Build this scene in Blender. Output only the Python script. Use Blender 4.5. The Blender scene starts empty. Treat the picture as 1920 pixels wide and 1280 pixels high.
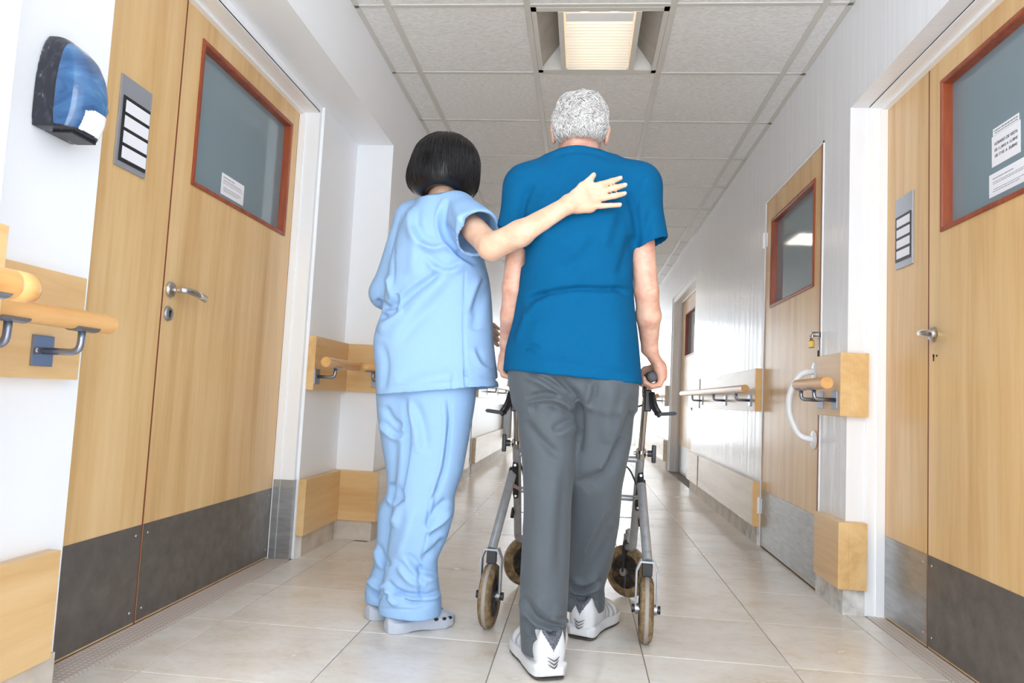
import bpy, bmesh, math, random
import numpy as np
from mathutils import Vector, Matrix, noise as mnoise
random.seed(7); np.random.seed(7)
S = bpy.context.scene
COL = S.collection
# ------------------------------------------------------------------ camera
CF, CYAW, CPIT, CROL, CH = 1345.0, .0999, .0784, .0489, .75
def cam_axes():
    cy, sy, cp, sp = math.cos(CYAW), math.sin(CYAW), math.cos(CPIT), math.sin(CPIT)
    fwd = np.array([-sy*cp, cy*cp, sp]); right = np.array([cy, sy, 0.]); up = np.cross(right, fwd)
    cr, sr = math.cos(CROL), math.sin(CROL)
    return np.array([cr*right + sr*up, -sr*right + cr*up, fwd])
CM = cam_axes()
cd = bpy.data.cameras.new('camera'); cam = bpy.data.objects.new('camera', cd); COL.objects.link(cam)
cd.sensor_width = 36.0; cd.lens = CF/1920*36; cd.clip_start = .02; cd.clip_end = 200
cam.matrix_world = Matrix(((CM[0][0], CM[1][0], -CM[2][0], 0), (CM[0][1], CM[1][1], -CM[2][1], 0), (CM[0][2], CM[1][2], -CM[2][2], CH), (0, 0, 0, 1)))
S.camera = cam
# ------------------------------------------------------------------ world, exposure
W = bpy.data.worlds.new('overcast_daylight'); S.world = W; W.use_nodes = True
bg = W.node_tree.nodes['Background']; bg.inputs[0].default_value = (.88, .95, 1.0, 1); bg.inputs[1].default_value = 3.0
S.view_settings.view_transform = 'Standard'; S.view_settings.look = 'None'
S.view_settings.exposure = 1.05; S.view_settings.gamma = 1.0; S.view_settings.use_curve_mapping = False
S.cycles.max_bounces = 11; S.cycles.diffuse_bounces = 9; S.cycles.glossy_bounces = 6; S.cycles.transmission_bounces = 6
S.cycles.caustics_reflective = False; S.cycles.caustics_refractive = False; S.cycles.sample_clamp_indirect = 6
def portal(name, loc, rot, sx, sy):
    ld = bpy.data.lights.new(name, 'AREA'); ld.shape = 'RECTANGLE'; ld.size = sx; ld.size_y = sy; ld.cycles.is_portal = True
    o = bpy.data.objects.new(name, ld); COL.objects.link(o); o.location = loc; o.rotation_euler = rot; return o
portal('world_light_portal', (0, -.75, 1.2), (math.radians(90), 0, 0), 3.2, 2.6)  # near end, left open as a made-up source of frontal fill
portal('world_light_portal', (0, 13.4, 1.2), (math.radians(-90), 0, 0), 2.2, 2.4)
# ------------------------------------------------------------------ measuring help: pixel of the photograph -> point at depth Y / plane
def ray(px, py):
    return CM.T @ np.array([px-960., 640.-py, CF])
def at(px, py, Y):
    d = ray(px, py); t = Y/d[1]; return np.array([t*d[0], Y, CH + t*d[2]])
def to_px(P):
    P = np.asarray(P, float); c = (P - np.array([0, 0, CH])) @ CM.T
    return np.stack([960 + CF*c[..., 0]/c[..., 2], 640 - CF*c[..., 1]/c[..., 2]], -1)
# ------------------------------------------------------------------ object helpers
WL = {}
def empty(name, loc, parent=None):
    o = bpy.data.objects.new(name, None); COL.objects.link(o); o.empty_display_size = .05
    WL[o] = Vector(loc)
    if parent is not None: o.parent = parent; o.location = WL[o] - WL[parent]
    else: o.location = loc
    return o
def tag(o, label=None, cat=None, group=None, kind=None):
    if label: o['label'] = label
    if cat: o['category'] = cat
    if group: o['group'] = group
    if kind: o['kind'] = kind
    return o
def thing(name, loc, label, cat, group=None):
    return tag(empty(name, loc), label, cat, group)
def link_mesh(name, me, mat, parent=None, smooth=False):
    co = np.empty(len(me.vertices)*3, np.float32); me.vertices.foreach_get('co', co); co = co.reshape(-1, 3)
    c = (co.min(0)+co.max(0))/2
    co -= c; me.vertices.foreach_set('co', co.ravel())
    me.polygons.foreach_set('use_smooth', np.full(len(me.polygons), bool(smooth)))
    me.update()
    if isinstance(mat, (list, tuple)):
        for m in mat: me.materials.append(m)
    else: me.materials.append(mat)
    o = bpy.data.objects.new(name, me); COL.objects.link(o)
    WL[o] = Vector(c.tolist())
    if parent is not None: o.parent = parent; o.location = WL[o]-WL[parent]
    else: o.location = WL[o]
    return o
def mk(name, bm, mat, parent=None, smooth=False, auto=None):
    bmesh.ops.recalc_face_normals(bm, faces=bm.faces)
    me = bpy.data.meshes.new(name); bm.to_mesh(me); bm.free()
    o = link_mesh(name, me, mat, parent, smooth or auto is not None)
    if auto is not None: me.set_sharp_from_angle(angle=math.radians(auto))
    return o
def mks(name, bm, mat, parent=None, smooth=False, auto=None):
    """like mk, but every connected piece becomes its own object"""
    left = set(bm.verts); out = []
    while left:
        st = [left.pop()]; comp = set(st)
        while st:
            for e in st.pop().link_edges:
                for w in e.verts:
                    if w not in comp: comp.add(w); st.append(w)
        left -= comp; nb = bmesh.new(); mp = {v: nb.verts.new(v.co) for v in comp}
        for f in {f for v in comp for f in v.link_faces}: nb.faces.new([mp[v] for v in f.verts])
        out.append(mk(name, nb, mat, parent, smooth, auto))
    bm.free(); return out
def B(): return bmesh.new()
def box(bm, x0, x1, y0, y1, z0, z1, bev=0):
    x0, x1 = min(x0, x1), max(x0, x1); y0, y1 = min(y0, y1), max(y0, y1); z0, z1 = min(z0, z1), max(z0, z1)
    v = [bm.verts.new(p) for p in ((x0,y0,z0),(x1,y0,z0),(x1,y1,z0),(x0,y1,z0),(x0,y0,z1),(x1,y0,z1),(x1,y1,z1),(x0,y1,z1))]
    f = [bm.faces.new([v[i] for i in q]) for q in ((0,3,2,1),(4,5,6,7),(0,1,5,4),(1,2,6,5),(2,3,7,6),(3,0,4,7))]
    if bev:
        es = set(e for q in f for e in q.edges)
        bmesh.ops.bevel(bm, geom=list(es), offset=bev, segments=2, affect='EDGES', profile=.5)
def smooth_path(pts, n=6):
    P = [Vector(p) for p in pts]
    if len(P) < 3: return P
    out = []
    for i in range(len(P)-1):
        a, b, c, d = P[max(i-1, 0)], P[i], P[i+1], P[min(i+2, len(P)-1)]
        for k in range(n):
            t = k/n
            out.append(.5*((2*b)+(c-a)*t+(2*a-5*b+4*c-d)*t*t+(3*b-a-3*c+d)*t**3))
    return out+[P[-1]]
def fillet(pts, r, n=5):
    P = [Vector(p) for p in pts]; out = [P[0]]
    for i in range(1, len(P)-1):
        a, b, c = P[i-1], P[i], P[i+1]
        u = (a-b); v = (c-b); d = min(r, u.length*.49, v.length*.49)
        p0 = b+u.normalized()*d; p1 = b+v.normalized()*d
        for k in range(n+1):
            t = k/n; out.append((1-t)**2*p0+2*t*(1-t)*b+t*t*p1)
    return out+[P[-1]]
def tube(bm, pts, r, seg=12, cap=True, flat=None):
    P = [Vector(p) for p in pts]; n = len(P)
    rs = list(r) if hasattr(r, '__len__') else [r]*n
    if len(rs) != n: rs = [float(x) for x in np.interp(np.linspace(0, 1, n), np.linspace(0, 1, len(rs)), rs)]
    T = [(P[min(i+1, n-1)]-P[max(i-1, 0)]).normalized() for i in range(n)]
    up = Vector((0, 0, 1)) if abs(T[0].z) < .9 else Vector((1, 0, 0))
    N = (up-T[0]*up.dot(T[0])).normalized(); rings = []
    for i in range(n):
        N = (N-T[i]*N.dot(T[i])).normalized(); b = T[i].cross(N)
        fx, fy = flat if flat else (1, 1)
        rings.append([bm.verts.new(P[i]+rs[i]*(fx*math.cos(2*math.pi*k/seg)*N+fy*math.sin(2*math.pi*k/seg)*b)) for k in range(seg)])
    for i in range(n-1):
        for k in range(seg):
            bm.faces.new((rings[i][k], rings[i][(k+1)%seg], rings[i+1][(k+1)%seg], rings[i+1][k]))
    if cap: bm.faces.new(rings[0][::-1]); bm.faces.new(rings[-1])
def lathe(bm, prof, origin, axis, seg=24):
    """prof: (radius, distance along axis)"""
    a = Vector(axis).normalized(); u = a.orthogonal().normalized(); v = a.cross(u); o = Vector(origin); rings = []
    for r, h in prof:
        rings.append([bm.verts.new(o+a*h+max(r, 1e-5)*(math.cos(2*math.pi*k/seg)*u+math.sin(2*math.pi*k/seg)*v)) for k in range(seg)])
    for i in range(len(rings)-1):
        for k in range(seg):
            bm.faces.new((rings[i][k], rings[i][(k+1)%seg], rings[i+1][(k+1)%seg], rings[i+1][k]))
    bm.faces.new(rings[0][::-1]); bm.faces.new(rings[-1])
def copy_tree(o, loc, parent=None):
    c = o.copy(); COL.objects.link(c); WL[c] = Vector(loc); c.parent = parent
    c.location = WL[c]-(WL[parent] if parent else Vector((0, 0, 0)))
    for ch in list(o.children): copy_tree(ch, WL[ch]-WL[o]+WL[c], c)
    return c
def strip_props(o):
    for k in ('label', 'category', 'group'):
        if k in o: del o[k]
# ------------------------------------------------------------------ materials
def new_mat(name):
    m = bpy.data.materials.new(name); m.use_nodes = True
    nt = m.node_tree; return m, nt, nt.nodes['Principled BSDF']
def srgb(r, g, b):
    f = lambda c: (c/12.92 if c <= .04045 else ((c+.055)/1.055)**2.4)
    return (f(r/255), f(g/255), f(b/255), 1)
def plain(name, col, rough=.5, metal=0, spec=.5, **kw):
    m, nt, p = new_mat(name)
    p.inputs['Base Color'].default_value = col; p.inputs['Roughness'].default_value = rough; p.inputs['Metallic'].default_value = metal
    p.inputs['Specular IOR Level'].default_value = spec
    for k, v in kw.items(): p.inputs[k.replace('_', ' ')].default_value = v
    return m
def coords(nt, scale, obj=False, rnd=False):
    if obj: s = nt.nodes.new('ShaderNodeTexCoord').outputs['Object']
    else: s = nt.nodes.new('ShaderNodeNewGeometry').outputs['Position']
    mp = nt.nodes.new('ShaderNodeMapping'); mp.inputs['Scale'].default_value = scale; nt.links.new(s, mp.inputs['Vector'])
    if rnd:
        oi = nt.nodes.new('ShaderNodeObjectInfo'); mu = nt.nodes.new('ShaderNodeMath'); mu.operation = 'MULTIPLY'; mu.inputs[1].default_value = 37.
        nt.links.new(oi.outputs['Random'], mu.inputs[0]); nt.links.new(mu.outputs[0], mp.inputs['Location'])
    return mp.outputs[0]
def noise_n(nt, vec, scale, detail=4, rough=.55, dist=0):
    n = nt.nodes.new('ShaderNodeTexNoise'); n.inputs['Scale'].default_value = scale; n.inputs['Detail'].default_value = detail
    n.inputs['Roughness'].default_value = rough; n.inputs['Distortion'].default_value = dist
    nt.links.new(vec, n.inputs['Vector']); return n.outputs['Fac']
def ramp(nt, fac, stops):
    r = nt.nodes.new('ShaderNodeValToRGB'); e = r.color_ramp.elements
    while len(e) < len(stops): e.new(.5)
    for el, (p, c) in zip(e, stops): el.position = p; el.color = c
    nt.links.new(fac, r.inputs[0]); return r.outputs[0]
def bump(nt, p, h, strength, dist=.01):
    b = nt.nodes.new('ShaderNodeBump'); b.inputs['Strength'].default_value = strength; b.inputs['Distance'].default_value = dist
    nt.links.new(h, b.inputs['Height']); nt.links.new(b.outputs[0], p.inputs['Normal']); return b
def noisy(name, stops, scale=(1, 1, 1), nscale=4, detail=4, dist=0, rough=.5, metal=0, bstr=0, bdist=.005, bscale=None, spec=.5, rnd=False, rstops=None, obj=False):
    m, nt, p = new_mat(name); v = coords(nt, scale, obj, rnd); f = noise_n(nt, v, nscale, detail, .6, dist)
    nt.links.new(ramp(nt, f, stops), p.inputs['Base Color'])
    p.inputs['Roughness'].default_value = rough; p.inputs['Metallic'].default_value = metal; p.inputs['Specular IOR Level'].default_value = spec
    if rstops: nt.links.new(ramp(nt, f, [(a, (b, b, b, 1)) for a, b in rstops]), p.inputs['Roughness'])
    if bstr:
        h = f if bscale is None else noise_n(nt, coords(nt, bscale, obj), 1, 3)
        bump(nt, p, h, bstr, bdist)
    return m
def wood(name, scale, light, mid, dark, rough=.32):
    m, nt, p = new_mat(name); v = coords(nt, scale, False, True)
    f = noise_n(nt, v, 1.0, 6, .62, .35); g = noise_n(nt, coords(nt, tuple(x*5 for x in scale)), 1.0, 2, .5)
    mx = nt.nodes.new('ShaderNodeMath'); mx.operation = 'MULTIPLY_ADD'; mx.inputs[1].default_value = .22; nt.links.new(g, mx.inputs[0]); nt.links.new(f, mx.inputs[2])
    nt.links.new(ramp(nt, mx.outputs[0], [(.40, light), (.60, mid), (.82, dark)]), p.inputs['Base Color'])
    p.inputs['Roughness'].default_value = rough; p.inputs['Coat Weight'].default_value = .15; p.inputs['Coat Roughness'].default_value = .2
    return m
BL, BM_, BD = srgb(231, 198, 147), srgb(222, 184, 129), srgb(204, 160, 103)
M = {}
M['door_wood'] = wood('beech_veneer_vertical', (9, 9, .55), BL, BM_, BD)
M['board_y'] = wood('beech_board_lengthwise', (9, .7, 9), BL, BM_, BD, .35)
M['board_x'] = wood('beech_board_crosswise', (.7, 9, 9), BL, BM_, BD, .35)
M['board_worn'] = wood('worn_pale_board', (9, .7, 9), srgb(226, 210, 186), srgb(216, 198, 172), srgb(196, 176, 148), .35)
M['rod'] = noisy('beech_handrail', [(.35, srgb(226, 178, 116)), (.6, srgb(212, 158, 96)), (.8, srgb(178, 122, 66))], (14, 2.5, 14), 1.2, 5, rough=.3)
M['red_wood'] = noisy('reddish_hardwood', [(.3, srgb(168, 86, 50)), (.6, srgb(142, 66, 40)), (.8, srgb(108, 48, 30))], (20, 20, 3), 1.5, 4, rough=.35)
M['edge_red'] = plain('red_brown_edge_band', srgb(128, 62, 40), .5)
m, nt, p = new_mat('white_wall_paint'); p.inputs['Base Color'].default_value = srgb(243, 245, 249); p.inputs['Roughness'].default_value = .38
h = noise_n(nt, coords(nt, (7, 7, .45)), 1.4, 3); bump(nt, p, h, .12, .01); M['wall'] = m
m, nt, p = new_mat('glossy_white_enamel_wall'); p.inputs['Base Color'].default_value = srgb(238, 240, 245); p.inputs['Roughness'].default_value = .22
h = noise_n(nt, coords(nt, (9, 9, .5)), 1.4, 4); bump(nt, p, h, .30, .012); M['wall_gloss'] = m
M['white_trim'] = plain('white_gloss_trim', srgb(244, 246, 250), .3)
M['steel_dark'] = noisy('brushed_dark_steel', [(.3, srgb(126, 121, 117)), (.6, srgb(116, 110, 106)), (.8, srgb(104, 98, 94))], (6, 6, 6), 3, 6, rough=.4, metal=.6, bstr=.05, bscale=(60, 60, 60), rstops=[(.3, .34), (.7, .48)])
M['steel'] = noisy('brushed_steel', [(.3, srgb(186, 186, 186)), (.7, srgb(160, 160, 160))], (5, 5, 30), 2, 4, rough=.33, metal=.9)
M['chrome'] = plain('polished_nickel', srgb(205, 200, 195), .14, 1)
M['zinc'] = plain('zinc_bracket_metal', srgb(150, 156, 170), .3, .9)
M['brass'] = plain('brass', srgb(186, 148, 72), .28, 1)
M['alu'] = plain('anodised_aluminium', srgb(176, 180, 190), .4, .6)
M['paper'] = plain('white_paper', srgb(240, 240, 246), .7)
M['ink'] = plain('black_ink', srgb(40, 40, 52), .6)
M['ink_grey'] = plain('grey_print', srgb(130, 130, 142), .6)
M['black'] = plain('black_plastic', srgb(34, 34, 38), .4)
M['black_soft'] = plain('black_rubber', srgb(42, 42, 46), .6)
M['dark_gap'] = plain('dark_gap', srgb(38, 32, 28), .8)
M['pane'] = plain('tinted_door_glass', srgb(124, 143, 153), .06, 0, .7)
M['skirting'] = noisy('stone_skirting', [(.3, srgb(222, 214, 204)), (.6, srgb(200, 190, 178)), (.8, srgb(168, 158, 146))], (1, 1, 1), 9, 6, rough=.5)
M['skirting_worn'] = noisy('worn_plaster_skirting', [(.3, srgb(232, 232, 232)), (.55, srgb(205, 203, 200)), (.72, srgb(150, 146, 142))], (1, 1, 1), 11, 6, rough=.6)
M['grout'] = plain('floor_grout', srgb(150, 142, 132), .8)
# stone floor tile
m, nt, p = new_mat('beige_stone_tile')
f1 = noise_n(nt, coords(nt, (2.2, 3.6, 2), False, True), 1.5, 8, .66, .3); f2 = noise_n(nt, coords(nt, (9, 16, 9), False, True), 2.6, 7, .72)
c1 = ramp(nt, f1, [(.32, srgb(236, 233, 228)), (.52, srgb(228, 222, 214)), (.70, srgb(214, 203, 188))])
c2 = ramp(nt, f2, [(.50, (1, 1, 1, 1)), (.74, (.80, .77, .73, 1))])
mx = nt.nodes.new('ShaderNodeMix'); mx.data_type = 'RGBA'; mx.blend_type = 'MULTIPLY'; mx.inputs[0].default_value = .6
nt.links.new(c1, mx.inputs[6]); nt.links.new(c2, mx.inputs[7])
oi = nt.nodes.new('ShaderNodeObjectInfo'); hv = nt.nodes.new('ShaderNodeHueSaturation'); mr = nt.nodes.new('ShaderNodeMapRange'); mr.inputs[3].default_value = .94; mr.inputs[4].default_value = 1.05
nt.links.new(oi.outputs['Random'], mr.inputs[0]); nt.links.new(mr.outputs[0], hv.inputs['Value']); nt.links.new(mx.outputs[2], hv.inputs['Color']); nt.links.new(hv.outputs[0], p.inputs['Base Color'])
nt.links.new(ramp(nt, f1, [(.35, (.20, .20, .20, 1)), (.75, (.30, .30, .30, 1))]), p.inputs['Roughness']); bump(nt, p, f1, .02, .004)
p.inputs['Specular IOR Level'].default_value = .8
M['floor_tile'] = m
# ceiling tile: fine horizontal fissures
m, nt, p = new_mat('fissured_mineral_tile')
f = noise_n(nt, coords(nt, (34, 110, 34), False, True), 1.3, 4, .7)
nt.links.new(ramp(nt, f, [(.3, srgb(216, 215, 214)), (.6, srgb(242, 242, 242))]), p.inputs['Base Color']); p.inputs['Roughness'].default_value = .9; bump(nt, p, f, .5, .004)
M['ceil_tile'] = m
M['grid'] = plain('painted_grid_bar', srgb(208, 206, 200), .45)
M['lamp_metal'] = noisy('lamp_housing', [(.3, srgb(205, 200, 192)), (.7, srgb(186, 180, 172))], (3, 3, 3), 3, 3, rough=.35)
M['lamp_white'] = plain('white_lamp_louvre', srgb(246, 246, 246), .35)
m, nt, p = new_mat('warm_tube'); p.inputs['Emission Color'].default_value = (1, .74, .42, 1); p.inputs['Emission Strength'].default_value = .9; M['glow'] = m
# ribbed threshold strip
m, nt, p = new_mat('dotted_threshold'); vo = nt.nodes.new('ShaderNodeTexVoronoi'); vo.inputs['Scale'].default_value = 1; vo.inputs['Randomness'].default_value = 0
nt.links.new(coords(nt, (62, 62, 62)), vo.inputs['Vector'])
nt.links.new(ramp(nt, vo.outputs['Distance'], [(.25, srgb(226, 215, 207)), (.5, srgb(198, 184, 175))]), p.inputs['Base Color']); p.inputs['Roughness'].default_value = .45; bump(nt, p, vo.outputs['Distance'], .5, .003).invert = True
M['threshold'] = m
m, nt, p = new_mat('window_glass'); out = nt.nodes['Material Output']; tr = nt.nodes.new('ShaderNodeBsdfTransparent'); gl = nt.nodes.new('ShaderNodeBsdfGlossy'); gl.inputs['Roughness'].default_value = .02
ms = nt.nodes.new('ShaderNodeMixShader'); ms.inputs[0].default_value = .06; nt.links.new(tr.outputs[0], ms.inputs[1]); nt.links.new(gl.outputs[0], ms.inputs[2]); nt.links.new(ms.outputs[0], out.inputs[0]); M['clear_glass'] = m
# ================================================================== THE ROOM
XL, XLR, XD1, XR, XD3, CZ = -1.035, -1.228, -1.335, 1.018, 1.156, 2.387
Y0, YE = -.7, 13.3  # near end cut open close behind the camera to let fill light in
FY, BZ, NC = 3.594, 2.04, 1.15
def struct(name, bm, mat, parent=None, **k):
    o = mk(name, bm, mat, parent, **k)
    if parent is None: o['kind'] = 'structure'
    return o
# ---- left wall
b = B()
box(b, -1.7, XL, FY, YE, 0, CZ); box(b, -1.7, XLR, 3.11, FY, 0, BZ); box(b, -1.7, XLR, NC, 1.652, 0, BZ)
box(b, -1.7, XL, Y0, NC, 0, CZ); box(b, -1.7, XL, NC, FY, BZ, CZ); box(b, -1.7, -1.40, 1.652, 3.11, 0, BZ)
struct('wall_left', b, M['wall'])
# ---- right wall
b = B()
for y0, y1 in ((2.885, 3.19), (4.19, 6.75), (8.5, YE), (Y0, 1.3)): box(b, XR, 1.7, y0, y1, 0, CZ)
box(b, XR, 1.7, 3.19, 4.19, 1.945, CZ); box(b, 1.07, 1.7, 3.19, 4.19, 0, 1.945)
box(b, XR, 1.7, 6.75, 8.5, 2.0, CZ); box(b, 1.18, 1.7, 6.75, 8.5, 0, 2.0)
box(b, XR, 1.7, 1.3, 2.885, 1.965, CZ); box(b, 1.21, 1.7, 1.3, 2.885, 0, 1.965)
struct('wall_right', b, M['wall_gloss'])
# ---- far end: wall with a big daylight window
b = B(); wx0, wx1, wz0, wz1 = -.96, .94, .08, 2.3
box(b, -1.7, wx0, YE, YE+.2, 0, CZ); box(b, wx1, 1.7, YE, YE+.2, 0, CZ); box(b, wx0, wx1, YE, YE+.2, 0, wz0); box(b, wx0, wx1, YE, YE+.2, wz1, CZ)
struct('wall_end', b, M['wall'])
win = empty('window_1', ((wx0+wx1)/2, YE+.1, wz0)); win['kind'] = 'structure'
b = B(); t = .045; xm = (wx0+wx1)/2
for x in (wx0, xm-t/2, wx1-t): box(b, x, x+t, YE+.06, YE+.12, wz0, wz1)
for z in (wz0, 1.55, wz1-t): box(b, wx0, wx1, YE+.065, YE+.115, z, z+t)
mk('window_frame', b, M['white_trim'], win)
for x0, x1 in ((wx0+t, xm-t/2), (xm+t/2, wx1-t)):
    for z0, z1 in ((wz0+t, 1.55), (1.55+t, wz1-t)):
        b = B(); box(b, x0, x1, YE+.085, YE+.093, z0, z1); mk('pane', b, M['clear_glass'], win)
# ---- floor: slab of grout, tiles as pieces
b = B(); box(b, -1.7, 1.7, Y0, YE+.2, -.08, -.003); fl = struct('floor', b, M['grout'])
xe = [-1.235, -1.107, -.659, -.22, .215, .648, XR+.002, 1.09]; G = .0016; TY = .4372; ye = [2.253+TY*k for k in range(-7, 27)]
tiles = {}
def floor_tile(x0, x1, y0, y1):
    key = (round(x1-x0, 4), round(y1-y0, 4)); c = Vector(((x0+x1)/2, (y0+y1)/2, -.004))
    if key not in tiles:
        b = B(); box(b, x0+G, x1-G, y0+G, y1-G, -.008, 0, .0008); tiles[key] = mk('floor_tile', b, M['floor_tile'], fl)
    else:
        o = bpy.data.objects.new('floor_tile', tiles[key].data); COL.objects.link(o); o.parent = fl; WL[o] = c; o.location = c-WL[fl]
for i in range(len(ye)-1):
    y0, y1 = ye[i], min(ye[i+1], YE)
    if y1-y0 < .02: continue
    for j in range(len(xe)-1):
        x0, x1 = xe[j], xe[j+1]
        if j <= 1:
            lo, hi = (NC, FY)
            if j == 1 and not (y0 >= lo-.2 and y1 <= hi+.1): x0 = XL-.002
            elif j == 0 and (y1 < lo or y0 > hi): continue
        if j == 6:
            if y0 < .9 or y0 > 2.8: continue
            floor_tile(x0, x1, y0, min(y1, 2.883)); continue
        floor_tile(x0, x1, y0, y1)
tag_k = 0
b = B(); box(b, XD1, -1.237, 1.655, 3.085, -.006, .003); struct('trim_1', b, M['threshold'])
b = B(); box(b, 1.092, XD3, 1.3, 2.87, -.006, .003); struct('trim_2', b, M['threshold'])
# ---- ceiling: slab, tiles, grid bars
b = B(); box(b, -1.7, 1.7, Y0, YE+.2, CZ+.2, CZ+.26); ce = struct('ceiling', b, M['ceil_tile'])
cx = [XL, -.885, -.292, .311, .909, XR]; CR = .6215; cy = [2.863+CR*k for k in range(-6, 18)]
LAMPS = (-5, 0, 6, 12); ct = {}
for i in range(len(cy)-1):
    for j in range(5):
        if j == 2 and (i-6) in LAMPS: continue
        x0, x1 = cx[j], cx[j+1]; key = j
        c = Vector(((x0+x1)/2, (cy[i]+cy[i+1])/2, CZ+.007))
        if key not in ct:
            b = B(); box(b, x0+.004, x1-.004, cy[i]+.004, cy[i+1]-.004, CZ, CZ+.014, .002); ct[key] = mk('ceiling_tile', b, M['ceil_tile'], ce); WL[ct[key]] = c
        else:
            o = bpy.data.objects.new('ceiling_tile', ct[key].data); COL.objects.link(o); o.parent = ce; WL[o] = c; o.location = c-WL[ce]
for x in cx[1:5]:
    b = B(); box(b, x-.013, x+.013, cy[0], cy[-1], CZ-.006, CZ+.03, .001); mk('grid_bar', b, M['grid'], ce)
g0 = None
for y in cy:
    if g0 is None:
        b = B(); box(b, XL, XR, y-.011, y+.011, CZ-.004, CZ+.03, .001); g0 = mk('cross_bar', b, M['grid'], ce)
    else:
        o = bpy.data.objects.new('cross_bar', g0.data); COL.objects.link(o); o.parent = ce; o.location = Vector(((XL+XR)/2, y, CZ+.013))-WL[ce]
for x0, x1 in ((XL, XL+.022), (XR-.022, XR)):
    b = B(); box(b, x0, x1, cy[0], cy[-1], CZ-.004, CZ+.004); mk('edge_angle', b, M['grid'], ce)
# ---- ceiling lamps
def lamp(k, label):
    y0, y1 = cy[k+6]+.012, cy[k+7]-.012; x0, x1 = cx[2]+.014, cx[3]-.014; zt = CZ+.13
    L = thing('ceiling_lamp', ((x0+x1)/2, (y0+y1)/2, CZ), label, 'ceiling lamp', 'recessed ceiling lamps along the corridor')
    b = B(); f = .03
    box(b, x0, x1, y0, y0+f, CZ-.006, CZ+.004); box(b, x0, x1, y1-f, y1, CZ-.006, CZ+.004); box(b, x0, x0+.022, y0, y1, CZ-.006, CZ+.004); box(b, x1-.022, x1, y0, y1, CZ-.006, CZ+.004)
    mk('flange', b, M['grid'], L)
    b = B()
    ca, cb = -.134-.02, .155+.02
    # side reflector troughs: sloping outer sheet, end sheets, roof
    for s, xo, xi in ((-1, x0+.012, ca), (1, x1-.012, cb)):
        v = [b.verts.new(q) for q in ((xo, y0+f, CZ), (xo, y1-f, CZ), (xi, y1-f-.05, zt), (xi, y0+f+.02, zt), (xi, y0+f, CZ), (xi, y1-f, CZ))]
        b.faces.new((v[0], v[1], v[2], v[3])); b.faces.new((v[1], v[5], v[2])); b.faces.new((v[0], v[3], v[4]))
    mks('reflector', b, M['lamp_metal'], L)
    b = B(); box(b, ca-.01, cb+.01, y0, y1, zt, zt+.01); mk('housing', b, M['lamp_metal'], L)
    for xa in (ca, cb):
        b = B(); box(b, xa-.012, xa+.012, y0+f, y1-f, CZ-.008, zt); mk('divider', b, M['grid'], L)
    b = B()
    for e in (y0+f, y1-f-.004): box(b, ca+.012, cb-.012, e, e+.004, CZ+.002, zt)
    mks('end_plate', b, M['lamp_white'], L)
    ya, yb = y0+f+.012, y1-f-.012; n = 17
    b = B(); box(b, ca+.022, cb-.022, ya, ya+.07, CZ-.006, CZ+.0, .002); mk('cover_strip', b, M['lamp_white'], L)
    s0 = None; st = (yb-ya-.085)/(n-1)
    for i in range(n):
        y = ya+.085+i*st
        if s0 is None:
            b = B(); x_0, x_1 = ca+.02, cb-.02
            v = [b.verts.new(q) for q in ((x_0, y, CZ-.008), (x_1, y, CZ-.008), (x_1, y+.010, CZ+.02), (x_0, y+.010, CZ+.02), (x_0, y+.003, CZ-.009), (x_1, y+.003, CZ-.009), (x_1, y+.013, CZ+.019), (x_0, y+.013, CZ+.019))]
            for q in ((0,1,2,3),(7,6,5,4),(0,4,5,1),(1,5,6,2),(2,6,7,3),(3,7,4,0)): b.faces.new([v[i_] for i_ in q])
            s0 = mk('louvre_slat', b, M['lamp_white'], L); sy = y
        else:
            o = bpy.data.objects.new('louvre_slat', s0.data); COL.objects.link(o); o.parent = L; o.location = s0.location+Vector((0, y-sy, 0))
    for xt in (-.055, .075):
        b = B(); tube(b, [(xt, ya, CZ+.07), (xt, yb, CZ+.07)], .018, 12); mk('fluorescent_tube', b, M['glow'], L, smooth=True)
    ld = bpy.data.lights.new('lamp_light', 'AREA'); ld.shape = 'RECTANGLE'; ld.size = .25; ld.size_y = .5; ld.energy = LAMP_W[k]; ld.color = (1, .80, .56) if k == 0 else (1, .94, .86)
    lo = bpy.data.objects.new('lamp_light', ld); COL.objects.link(lo); lo.parent = L; lo.location = (0, 0, .10)
LAMP_W = {-5: 9, 0: .22, 6: 9, 12: 9}  # added lamp behind the camera lights the people; unseen far ones light the corridor
for k, lb in zip(LAMPS, ('added recessed louvred lamp behind the camera, out of view, lighting the people', 'recessed lamp with white louvre glowing warm, above the white-haired person', 'second recessed lamp down the corridor ceiling, hidden behind the white-haired person', 'third recessed lamp down the corridor ceiling, near the end window'
)): lamp(k, lb)
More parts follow.
